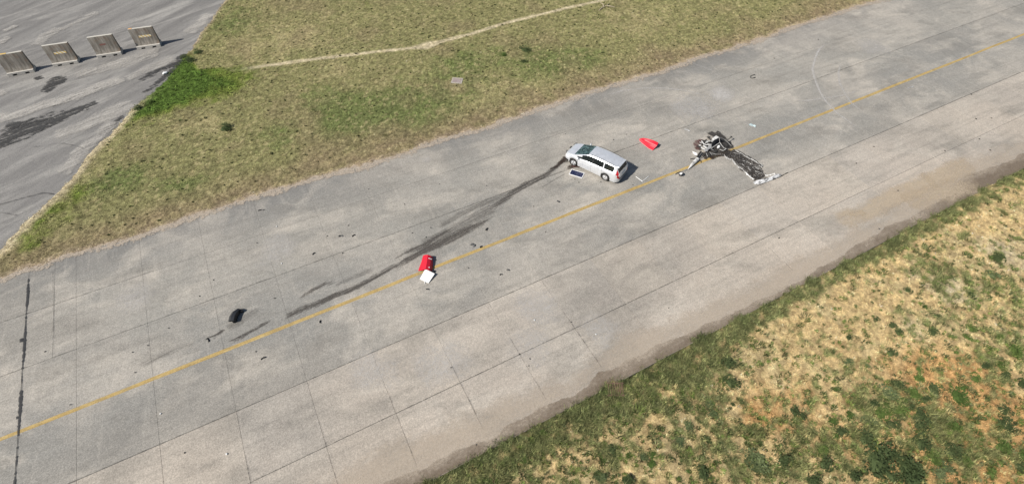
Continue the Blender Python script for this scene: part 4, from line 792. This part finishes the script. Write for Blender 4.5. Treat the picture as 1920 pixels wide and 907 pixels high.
for k in range(220):
    i = RNG.uniform(0, 7.9); kk = int(i); f_ = i - kk; j = RNG.uniform(-.06, 1.06); a = np.array(Lf[kk]) * (1 - f_) + np.array(Lf[kk + 1]) * f_; b = np.array(Rt[kk]) * (1 - f_) + np.array(Rt[kk + 1]) * f_; p_ = a * (1 - j) + b * j
    fl.box((p_[0] - OW.x, p_[1] - OW.y, RNG.uniform(.03, .07)), (RNG.uniform(.02, .10), RNG.uniform(.015, .04), .01), M=Matrix.Rotation(RNG.uniform(0, 6.3), 4, 'Z') @ Matrix.Rotation(RNG.normal(0, .4), 4, 'X'))
tag(fl.build('ash_flakes', simple('pale_ash_flake', (.27, .26, .24), .95, 0, .6, 3), wg), kind='stuff')
scorch([(((Lf[k][0] + Rt[k][0]) / 2, (Lf[k][1] + Rt[k][1]) / 2), .62) for k in range(9)], M_soot, 'scorch_mark', .62)
def ragged(nm, mat, pts, w0, amp, z0=.05, parent=wg, org=OW, sub=7):
    A = np.array([p[:2] for p in pts]); tt = np.linspace(0, len(A) - 1, (len(A) - 1) * sub + 1); P_ = np.stack([np.interp(tt, range(len(A)), A[:, k]) for k in (0, 1)], -1)
    T = np.gradient(P_, axis=0); T /= np.linalg.norm(T, axis=1)[:, None]; N_ = np.stack([-T[:, 1], T[:, 0]], -1); r_ = []
    for p_, n_ in zip(P_, N_):
        s_ = RNG.normal(0, amp); wv = w0 * RNG.uniform(.3, 1.5); z1 = z0 * RNG.uniform(.5, 1.6)
        r_.append([tuple(np.append(p_ + n_ * (s_ - wv) - np.array(org[:2]), .012)), tuple(np.append(p_ + n_ * s_ - np.array(org[:2]), .02 + z1)), tuple(np.append(p_ + n_ * (s_ + wv) - np.array(org[:2]), .012))])
    return MB().sheet(r_, .008).build(nm, mat, parent)
ragged('trailing_edge', M_ash_tube, [(35.51,-0.18), (35.51,-0.59), (35.73,-0.85), (35.63,-1.24), (35.55,-1.70), (35.66,-2.01), (35.60,-2.37)], .05, .02)
ragged('trailing_edge', simple('white_edge', (.70, .70, .68), .7, 0, .3), [(35.60,-2.37), (35.59,-2.67), (35.60,-2.96), (35.61,-3.20)], .06, .015)
ragged('leading_edge', M_ash_tube, [(36.64,-0.16), (36.83,-0.71), (36.91,-1.31), (37.08,-1.61), (37.13,-2.04)], .032, .015, .07)
ragged('leading_edge', M_ash_tube, [(37.13,-2.04), (37.27,-2.19), (37.30,-2.35), (37.10,-2.43), (36.97,-2.29)], .045, .02, .06)
ragged('leading_edge', M_char, [(36.84,-0.26), (36.98,-0.86), (37.15,-1.54), (37.24,-1.99), (37.13,-2.51)], .03, .02, .05)
for k, (a, b) in enumerate((((36.29,-0.32), (36.62,-0.68)), ((36.25,-1.19), (36.46,-1.59)), ((36.55,-1.49), (36.62,-1.96)), ((36.56,-2.15), (36.71,-2.58)), ((35.90,-1.45), (36.06,-1.82)), ((36.30,-2.59), (36.54,-2.99)), ((36.21,-1.97), (36.04,-2.45)), ((36.67,-2.21), (36.87,-2.59)))):
    ragged('rib', M_ash_tube, [a, ((a[0] + b[0]) / 2, (a[1] + b[1]) / 2 + .06), b], .025, .02, .05, sub=5)
tip = [[WW((35.25,-3.43,0.12)), WW((35.68,-3.44,0.14)), WW((36.22,-3.57,0.16)), WW((36.81,-3.65,0.20)), WW((37.28,-3.63,0.22)), WW((37.60,-3.74,0.18))], [WW((35.28,-3.54,0.08)), WW((35.65,-3.60,0.12)), WW((36.23,-3.69,0.14)), WW((36.81,-3.78,0.17)), WW((37.24,-3.81,0.18)), WW((37.58,-3.83,0.14))], [WW((35.33,-3.62,0.04)), WW((35.70,-3.76,0.04)), WW((36.25,-3.83,0.05)), WW((36.73,-3.85,0.06)), WW((37.25,-3.85,0.07)), WW((37.61,-3.86,0.06))]]
q = NT('scorched_white_tip'); tc = q.n('TexCoord').outputs['Object']; q.col(q.mix(q.rng(q.noise(q.mapv(tc, (1.2, 5, 1)), 2.2, 6, .8), .50, .58), (.72, .72, .71), (.10, .095, .09))); q.b.inputs['Roughness'].default_value = .5
MB().sheet(tip, .012).build('wing_tip', q.m, wg, smooth=50)
ragged('wing_tip_edge', M_wht, [(36.66,-3.25), (36.87,-3.35), (37.19,-3.38), (37.42,-3.44)], .035, .012, .06)
ragged('wing_tip_edge', M_char, [(35.60,-3.71), (36.06,-3.81), (36.58,-3.81), (37.00,-3.85), (37.69,-3.86), (38.11,-3.79), (38.35,-3.78)], .022, .012, .03)
# detached wheel
wl = empty('detached_wheel', (31.23,-0.43) + (0,), .4); tag(wl, 'small white wheel with black fork lying on the yellow line beyond the tail boom', 'wheel')
tw = MB().lathe([(.09, -.05), (.15, -.055), (.175, -.03), (.175, .03), (.15, .055), (.09, .05), (.09, -.05)], 20).build('tyre', M_blk, wl, loc=(0, 0, .14), rot=(R(62), 0, R(20)), smooth=40)
MB().lathe([(0, -.062), (.10, -.062), (.115, -.045), (.115, .045), (.10, .062), (0, .062)], 20).build('hub', M_wht, wl, loc=(0, 0, .14), rot=(R(62), 0, R(20)), smooth=40)
MB().tube([(.08, .02, .2), (.10, .16, .16), (-.04, .30, .08), (-.20, .34, .04)], [.03, .03, .025, .015]).build('fork', M_char, wl, smooth=50)

# ---------------------------------------------------------------- small debris
def lump(name, p, s_, mat, label, cat, group=None, rz=None, flat=.35):
    bm = bmesh.new(); bmesh.ops.create_icosphere(bm, subdivisions=1, radius=1)
    for v in bm.verts: v.co = Vector((v.co.x * s_[0] / 2, v.co.y * s_[1] / 2, v.co.z * s_[2] / 2)) * random.uniform(.65, 1.15)
    zmin = min(v.co.z for v in bm.verts)
    for v in bm.verts: v.co.z -= zmin
    me = bpy.data.meshes.new(name); bm.to_mesh(me); bm.free()
    o = link(name, me, mat, None, (p[0], p[1], .008), (0, 0, random.uniform(0, 6) if rz is None else rz)); return tag(o, label, cat, group)
M_chip = simple('black_chip', (.02, .019, .018), .7); M_white_chip = simple('white_chip', (.7, .7, .68), .6)
for p in ((8.62,5.80), (7.16,5.54), (7.63,3.70), (12.12,3.25), (10.86,8.44), (13.34,3.15), (18.32,4.99), (3.14,2.20), (3.05,7.01), (12.77,2.51), (15.44,6.65), (20.28,1.72), (12.57,5.93), (19.85,-0.63), (14.14,-0.98)):
    lump('debris_chip', p, (.11, .07, .05), M_chip, 'tiny black chip among the debris between skid marks and upper turf', 'debris', 'black chips on the taxiway')
for p in ((-2.52,2.90), (-4.39,2.17), (-3.62,2.24), (-4.35,0.83), (-2.53,-4.79), (-7.34,0.40), (-8.55,4.40), (3.17,2.20), (-0.71,4.37), (0.18,5.24), (1.52,-0.85)):
    lump('debris_chip', p, (.10, .07, .05), M_chip, 'tiny black chip on the taxiway between the tarred joint and black bumper', 'debris', 'black chips on the taxiway')
for p in ((54.07,-9.06), (54.61,-7.86), (50.91,-7.51), (58.07,-6.68), (56.88,-6.15), (55.23,8.45), (48.93,7.92), (46.45,-4.70), (39.60,-10.53), (33.07,-8.06), (43.64,-5.39), (59.77,-3.87), (43.90,-8.72)):
    lump('debris_chip', p, (.16, .10, .06), M_chip, 'tiny black chip on the taxiway beyond the burnt wing', 'debris', 'black chips on the taxiway')
for p in ((24.20,2.69), (27.55,0.33), (30.45,5.15), (29.20,5.07), (26.26,7.36), (24.28,2.30), (25.69,1.61)):
    lump('debris_chip', p, (.11, .07, .05), M_chip, 'tiny black chip on the concrete around the silver car', 'debris', 'black chips on the taxiway')
for p in ((10.53,-6.62), (14.27,-8.44), (23.28,-9.00), (14.51,-8.12), (17.72,-7.19), (14.15,-7.61), (10.95,-11.12), (10.00,-10.92)):
    lump('debris_chip', p, (.11, .07, .05), M_chip, 'tiny black chip on the beige slabs by the silted edge', 'debris', 'black chips on the taxiway')
for p in ((-0.76,-5.78), (-3.36,-2.20), (18.54,-8.51), (15.93,-6.11), (4.45,7.85), (4.07,4.62), (15.94,-6.10)):
    lump('debris_chip', p, (.12, .10, .05), M_white_chip, 'tiny white chip lying on the concrete slabs', 'debris', 'white chips on the taxiway')
def strip(name, a, b, wd, hgt, mat, label, cat='debris', group=None, bend=.03):
    a, b = Vector(a + (0,)), Vector(b + (0,)); c_ = (a + b) / 2; d = b - a; n_ = Vector((-d.y, d.x, 0)).normalized()
    r_ = []
    for k in range(6):
        t_ = k / 5; p_ = a + d * t_ - c_ + n_ * bend * math.sin(3 * t_) ; wv = wd * (.6 + .7 * random.random()) / 2
        r_.append([tuple(p_ - n_ * wv + Vector((0, 0, .012))), tuple(p_ + Vector((0, 0, .02 + hgt * (.5 + random.random() * .6)))), tuple(p_ + n_ * wv + Vector((0, 0, .012)))])
    o = MB().sheet(r_, .008).build(name, mat, None, c_ + Vector((0, 0, .006))); return tag(o, label, cat, group)
strip('rubber_strip', (3.66,9.85), (4.03,9.74), .09, .05, M_blk, 'thin black rubber strip by the upper turf edge')
strip('rubber_strip', (7.80,5.17), (8.05,5.08), .12, .06, M_blk, 'short thick black bar among chips midway between turf and skid marks')
strip('rubber_strip', (8.56,4.74), (8.77,4.81), .09, .06, M_blk, 'small hooked black fragment beside the short black bar')
strip('rubber_strip', (5.93,4.43), (6.11,4.52), .11, .05, M_blk, 'slanted black sliver on the upper longitudinal joint')
strip('trim_fragment', (16.45,1.24), (16.64,1.38), .16, .08, M_blk, 'upright black trim fragment between skid mark and yellow line')
strip('trim_fragment', (15.10,0.68), (15.24,0.40), .20, .09, simple('dark_grey_plastic', (.06, .06, .06), .6), 'dark grey plastic fragment just above the yellow line')
strip('trim_fragment', (15.48,0.11), (15.63,0.18), .14, .08, M_blk, 'small black fragment beside the dark grey plastic on the yellow line')
strip('trim_fragment', (16.18,-2.20), (16.30,-2.31), .10, .06, M_blk, 'black sliver below the yellow line nearer the burnt wing')
strip('trim_fragment', (15.62,-2.35), (15.77,-2.38), .09, .05, M_blk, 'smaller black sliver below the yellow line nearer the red cowling')
strip('trim_fragment', (11.25,-1.27), (11.39,-1.37), .08, .05, M_blk, 'thin black sliver just below the white plate')
strip('trim_fragment', (5.07,-0.69), (5.14,-0.52), .10, .06, M_blk, 'black fragment below the yellow line near the skid mark\'s end')
strip('trim_fragment', (21.97,1.45), (22.04,1.26), .12, .06, M_blk, 'black sliver below the skid mark near the silver car')
strip('trim_fragment', (1.67,-1.45), (1.92,-1.43), .12, .05, M_blk, 'flat black sliver below the yellow line near the black bumper')
strip('trim_fragment', (-0.72,1.23), (-0.65,0.96), .09, .05, M_blk, 'black sliver at the tip of a short skid mark')
strip('trim_fragment', (63.12,13.48), (63.02,13.34), .1, .05, M_blk, 'black sliver near the upper turf edge far beyond the wreck')
strip('metal_rod', (34.91,3.59), (35.10,3.19), .10, .08, M_grey, 'grey metal rod end lying between the red fairing and the wreck', 'rod')
strip('metal_rod', (55.63,-0.79), (56.34,-0.87), .10, .06, M_ash_tube, 'pale metal rod lying far beyond the burnt wing', 'rod')
strip('torn_plate', (39.91,1.71), (40.18,1.28), .30, .10, simple('pale_blue_plate', (.36, .44, .45), .5), 'torn pale blue plate above the yellow line beyond the wreck', 'plate')
root = empty('white_bracket', (28.44,0.40) + (0,)); tag(root, 'thin white bent bracket lying between car and yellow line', 'bracket'); ob = Vector((28.44,0.40) + (0,))
for a, b in (((28.25,0.92,0.03), (28.36,0.31,0.03)), ((28.36,0.31,0.03), (29.08,0.53,0.03))): MB().tube([Vector(a) - ob, Vector(b) - ob], .022).build('arm', M_wht, root)
root = empty('wire_loop', (45.04,6.58) + (0,)); tag(root, 'black wire loop lying near the upper turf beyond the wreck', 'wire'); ob = Vector((45.04,6.58) + (0,))
MB().tube([(.28 * math.cos(a) * (1 + .3 * math.sin(2 * a)), .20 * math.sin(a), .04 + .03 * math.sin(3 * a)) for a in np.linspace(.4, 5.6, 16)], .026).build('loop', M_blk, root)

# ---------------------------------------------------------------- drain grate, cover, branches in the turf
p0 = (17.61,-11.72); dg = empty('drain_grate', p0 + (.05,), R(-28)); tag(dg, 'rusty brown drain grate sunk in green grass at the pavement edge', 'drain grate'); M_rst = simple('rusty_iron', (.17, .105, .07), .9, 0, .3, 8)
for k in range(7): MB().box((-.36 + k * .12, 0, .03), (.05, .62, .05)).build('bar', M_rst, dg)
for s_ in (-1, 1): MB().box((0, .34 * s_, .031), (.9, .06, .06)).build('frame_bar', M_rst, dg)
p0 = (21.70,17.67); o = empty('concrete_cover', p0 + (.035,), R(-34)); o.scale = (.85, .8, .8); tag(o, 'flat pinkish concrete cover set in the short turf', 'cover'); M_cov = simple('pinkish_concrete', (.32, .26, .25), .9, 0, .25, 5)
MB().box((0, 0, .02), (.85, .75, .10)).build('cover_slab', M_cov, o, bevel=.01)
for c_, d_ in (((0, .45, .025), (1.1, .14, .1)), ((0, -.45, .025), (1.1, .14, .1)), ((.49, 0, .0255), (.12, .74, .1)), ((-.49, 0, .0255), (.12, .74, .1))): MB().box(c_, d_).build('rim_kerb', simple('pale_rim', (.42, .38, .32), .9), o)
ob = Vector((40.44,22.79) + (.06,)); br_ = empty('fallen_branch', ob); tag(br_, 'pale dry fallen branch on the turf beside the sandy track', 'branch'); M_br = simple('dry_branch', (.42, .35, .24), .9)
for pts in ([(-.9, -.3, .05), (-.3, 0, .1), (.3, .1, .12), (.9, .5, .08)], [(-.1, .05, .1), (.1, .5, .15), (.05, .9, .1)], [(.3, .1, .1), (.6, -.3, .14), (.9, -.5, .06)]): MB().tube(pts, [.05, .045, .035, .02][:len(pts)]).build('twig', M_br, br_)
o = lump('litter_bag', (-0.28,30.05), (.5, .35, .22), M_wht, 'small white litter bag on the apron by the bright green turf', 'litter')

# ---------------------------------------------------------------- weeds
def leaf_mat(nm, c0, c1):
    q = NT(nm); P = q.pos(); i = q.n('ObjectInfo').outputs['Random']; c = q.mix(q.noise(P, 11, 3, .7), c0, c1); q.col(q.mix(1.0, c, q.ramp(i, [(0, (.8, .85, .8)), (1, (1.2, 1.15, 1.1))]), 'MULTIPLY')); q.b.inputs['Roughness'].default_value = .7; q.b.inputs['Specular IOR Level'].default_value = .06; return q.m
LM = dict(d=leaf_mat('dark_weed_leaf', (.040, .058, .024), (.085, .108, .046)), b=leaf_mat('bright_weed_leaf', (.062, .100, .026), (.11, .155, .045)), p=leaf_mat('greyish_weed_leaf', (.075, .105, .045), (.13, .155, .075)))
def weed_mesh(seed, flat, n=300):
    r_ = np.random.default_rng(seed); V = []; F_ = []
    cl = [(r_.normal(0, .17), r_.normal(0, .17), r_.uniform(.4, 1)) for _ in range(7)]
    rad = [.30 * r_.uniform(.7, 1.2) for _ in range(10)]              # low leafy cushion that carries the leaves
    V += [np.array([math.cos(2 * math.pi * k / 10) * rad[k], math.sin(2 * math.pi * k / 10) * rad[k], -.04]) for k in range(10)]
    V += [np.array([math.cos(2 * math.pi * k / 10) * rad[k] * .6, math.sin(2 * math.pi * k / 10) * rad[k] * .6, flat * r_.uniform(.10, .24)]) for k in range(10)]
    V += [np.array([0, 0, flat * .26])] 
    F_ += [(k, (k + 1) % 10, 10 + (k + 1) % 10, 10 + k) for k in range(10)] + [(10 + k, 10 + (k + 1) % 10, 10 + (k + 2) % 10, 20) for k in range(0, 10, 2)]
    for k in range(n):
        cx, cy, ch = cl[r_.integers(7)]; x = cx + r_.normal(0, .12); y = cy + r_.normal(0, .12); rr = math.hypot(x, y); x, y = (x * .40 / rr, y * .40 / rr) if rr > .40 else (x, y); rr = math.hypot(x, y); top = max(.08, (1 - rr * 1.5)) * ch * flat; z = r_.uniform(0, top)
        a = math.atan2(y, x) + r_.normal(0, .8); ln = r_.uniform(.04, .10); wd = ln * r_.uniform(.25, .5); up = r_.uniform(-.2, .9)
        d = np.array([math.cos(a), math.sin(a), up]); s_ = np.array([-math.sin(a), math.cos(a), r_.normal(0, .3)]); b = np.array([x, y, z]); i0 = len(V)
        V += [b, b + d * ln * .5 + s_ * wd, b + d * ln, b + d * ln * .5 - s_ * wd]; F_.append((i0, i0 + 1, i0 + 2, i0 + 3))
    V = np.array(V); V[:, 2] = np.maximum(V[:, 2], -.03); return np_mesh('weed_plant', V, np.array(F_))
WM = {k: [weed_mesh(10 * i + s_, fl) for s_ in range(4)] for i, (k, fl) in enumerate((('d', .75), ('b', .65), ('p', .40)))}
for k in WM:
    for me in WM[k]: me.materials.append(LM[k])
def weed(p, size, kind, label, group, k=0):
    o = bpy.data.objects.new('weed_plant', WM[kind][k % 4]); COL.objects.link(o); z = float(gz(np.array([p[0]]), np.array([p[1]]))[0])
    o.location = (p[0], p[1], z); o.rotation_euler = (0, 0, random.uniform(0, 6.28)); o.scale = (size * random.uniform(.65, 1.05), size * random.uniform(.6, 1.0), size * random.uniform(.5, .75)); return tag(o, label, 'weed', group)
def bank_label(p, s_, kd):
    x, y = np.array([p[0]]), np.array([p[1]]); ev = lambda L_: float(sum(k * BL(x, y, c, r)[0] for c, r, k in L_))
    sz = 'big' if s_ > 1.15 else ('small' if s_ < .75 else 'medium'); look = {'d': 'dark green bushy weed', 'b': 'bright green leafy weed', 'p': 'flat greyish green weed mat'}[kd]
    where = 'in the grass strip along the pavement edge' if y[0] > -14.2 else 'on the orange soil of the bank' if ev(soil_lo) > .45 else 'in the green patches of the bank' if ev(green_lo) > .55 else 'on the bare straw coloured bank'
    return '%s %s %s' % (sz, look, where), '%s %ss %s' % (sz, look, where)
low = [((35.45,-17.22), 40, 'd'), ((30.98,-15.27), 36, 'd'), ((32.23,-16.98), 50, 'd'), ((36.81,-14.69), 40, 'd'), ((44.10,-15.67), 55, 'd'), ((42.46,-16.36), 60, 'p'), ((39.78,-16.64), 30, 'd'), ((33.35,-15.16), 22, 'd'), ((33.80,-15.86), 30, 'd'), ((33.76,-16.30), 40, 'd'), ((27.80,-17.05), 24, 'b'), ((32.74,-18.37), 24, 'b'), ((32.22,-18.67), 40, 'b'), ((32.35,-19.46), 60, 'd'), ((30.95,-18.41), 50, 'd'), ((30.06,-18.49), 60, 'p'), ((31.22,-19.18), 50, 'b'), ((31.50,-19.56), 40, 'd'), ((30.45,-19.08), 28, 'b'), ((29.39,-18.83), 22, 'b'), ((28.89,-18.50), 36, 'd'), ((30.44,-19.53), 40, 'd'), ((29.75,-19.39), 60, 'b'), ((28.76,-19.05), 50, 'b'), ((30.56,-20.08), 75, 'd'), ((27.94,-19.03), 60, 'p'), ((28.82,-19.66), 50, 'd'), ((30.07,-20.36), 60, 'd'), ((31.44,-21.26), 50, 'b'), ((25.15,-17.33), 32, 'd'), ((27.31,-18.41), 34, 'b'), ((26.30,-18.18), 34, 'b'), ((26.22,-18.71), 50, 'd'), ((25.77,-18.79), 26, 'b'), ((27.00,-19.53), 55, 'd'), ((29.23,-20.97), 65, 'd'), ((24.69,-18.89), 34, 'b'), ((30.31,-21.88), 65, 'd'), ((29.19,-21.67), 40, 'b'), ((27.43,-20.51), 80, 'd'), ((26.64,-20.56), 90, 'd'), ((27.73,-21.39), 80, 'd'), ((24.28,-19.45), 50, 'd'), ((21.46,-17.91), 90, 'p'), ((22.63,-18.45), 60, 'd'), ((24.96,-16.89), 36, 'd'), ((33.20,-20.29), 70, 'b'), ((37.69,-18.07), 50, 'b'), ((38.58,-19.12), 30, 'b'), ((36.55,-20.77), 50, 'd'), ((36.82,-21.48), 50, 'd'), ((34.47,-21.83), 50, 'd'), ((33.84,-22.40), 70, 'd'), ((32.62,-22.95), 44, 'b'), ((32.49,-23.88), 60, 'd'), ((33.07,-23.66), 40, 'b'), ((30.92,-23.44), 50, 'b'), ((29.27,-22.26), 40, 'p'), ((30.41,-22.53), 36, 'b'), ((28.74,-22.30), 60, 'p'), ((23.24,-19.74), 50, 'd'), ((25.11,-20.53), 60, 'd'), ((27.32,-21.81), 80, 'd'), ((26.63,-21.33), 70, 'd'), ((35.49,-18.62), 20, 'b'), ((36.16,-19.91), 40, 'd'), ((33.90,-20.11), 20, 'b'), ((26.01,-16.91), 20, 'b'), ((36.80,-16.67), 26, 'd'), ((36.70,-15.94), 24, 'b'), ((36.95,-18.33), 30, 'b'), ((34.97,-20.11), 46, 'b'), ((38.42,-20.06), 60, 'b'), ((36.89,-20.29), 40, 'b'), ((29.74,-16.22), 34, 'p'), ((30.46,-16.94), 24, 'p')]
low2 = [((16.19,-14.77), 30, 'b'), ((17.24,-15.31), 44, 'b'), ((16.93,-15.63), 40, 'b'), ((20.13,-15.93), 36, 'd'), ((19.69,-15.01), 70, 'p'), ((18.81,-17.09), 64, 'd'), ((18.30,-16.67), 26, 'b'), ((23.21,-14.25), 60, 'd'), ((21.41,-14.63), 60, 'p'), ((21.18,-15.11), 60, 'p'), ((23.90,-13.35), 80, 'd'), ((15.68,-14.23), 50, 'd'), ((14.45,-15.01), 60, 'p'), ((15.49,-15.66), 56, 'd'), ((22.48,-15.19), 30, 'd'), ((17.64,-16.73), 30, 'b'), ((18.86,-15.39), 60, 'p'), ((11.72,-12.64), 34, 'b'), ((22.10,-16.18), 30, 'd'), ((21.44,-17.84), 90, 'p'), ((13.13,-11.95), 34, 'b'), ((20.56,-16.40), 22, 'd'), ((16.79,-15.19), 40, 'p')]
for k, (p, s_, kd, f_) in enumerate([w + (.47 * .038,) for w in low] + [w + (.383 * .036,) for w in low2]):
    sz = (s_ * f_ + .10) * random.uniform(.85, 1.15); lb, gp = bank_label(p, sz, kd); weed(p, sz, kd, lb, gp, k)
for p, s_, kd, lb in (((3.15,19.88), 1.5, 'd', 'lone dark green weed clump in the turf nearest the apron'), ((29.28,19.30), 1.9, 'd', 'large dark weed clump in the turf between track and taxiway'), ((28.25,17.62), 1.1, 'd', 'smaller dark weed below the large clump in the turf'), ((27.15,19.56), 1.1, 'b', 'green weed in the turf beside the large dark clump'), ((2.59,32.39), 1.7, 'd', 'dark weed at the corner of the bright green turf'), ((1.91,31.16), 1.6, 'd', 'dark weed between the apron edge and bright green turf'), ((1.45,32.18), 1.2, 'd', 'small dark weed leaning over the apron edge'), ((-2.72,25.71), 1.4, 'd', 'dark weed on the apron edge at the lower end of the bright turf'), ((-1.83,26.06), 1.2, 'b', 'bright weed along the lower end of the bright turf'), ((-0.08,29.91), 1.2, 'b', 'bright weed in the middle of the bright green turf')):
    weed(p, s_ * .8, kd, lb, None, int(p[0] * 7) % 4)
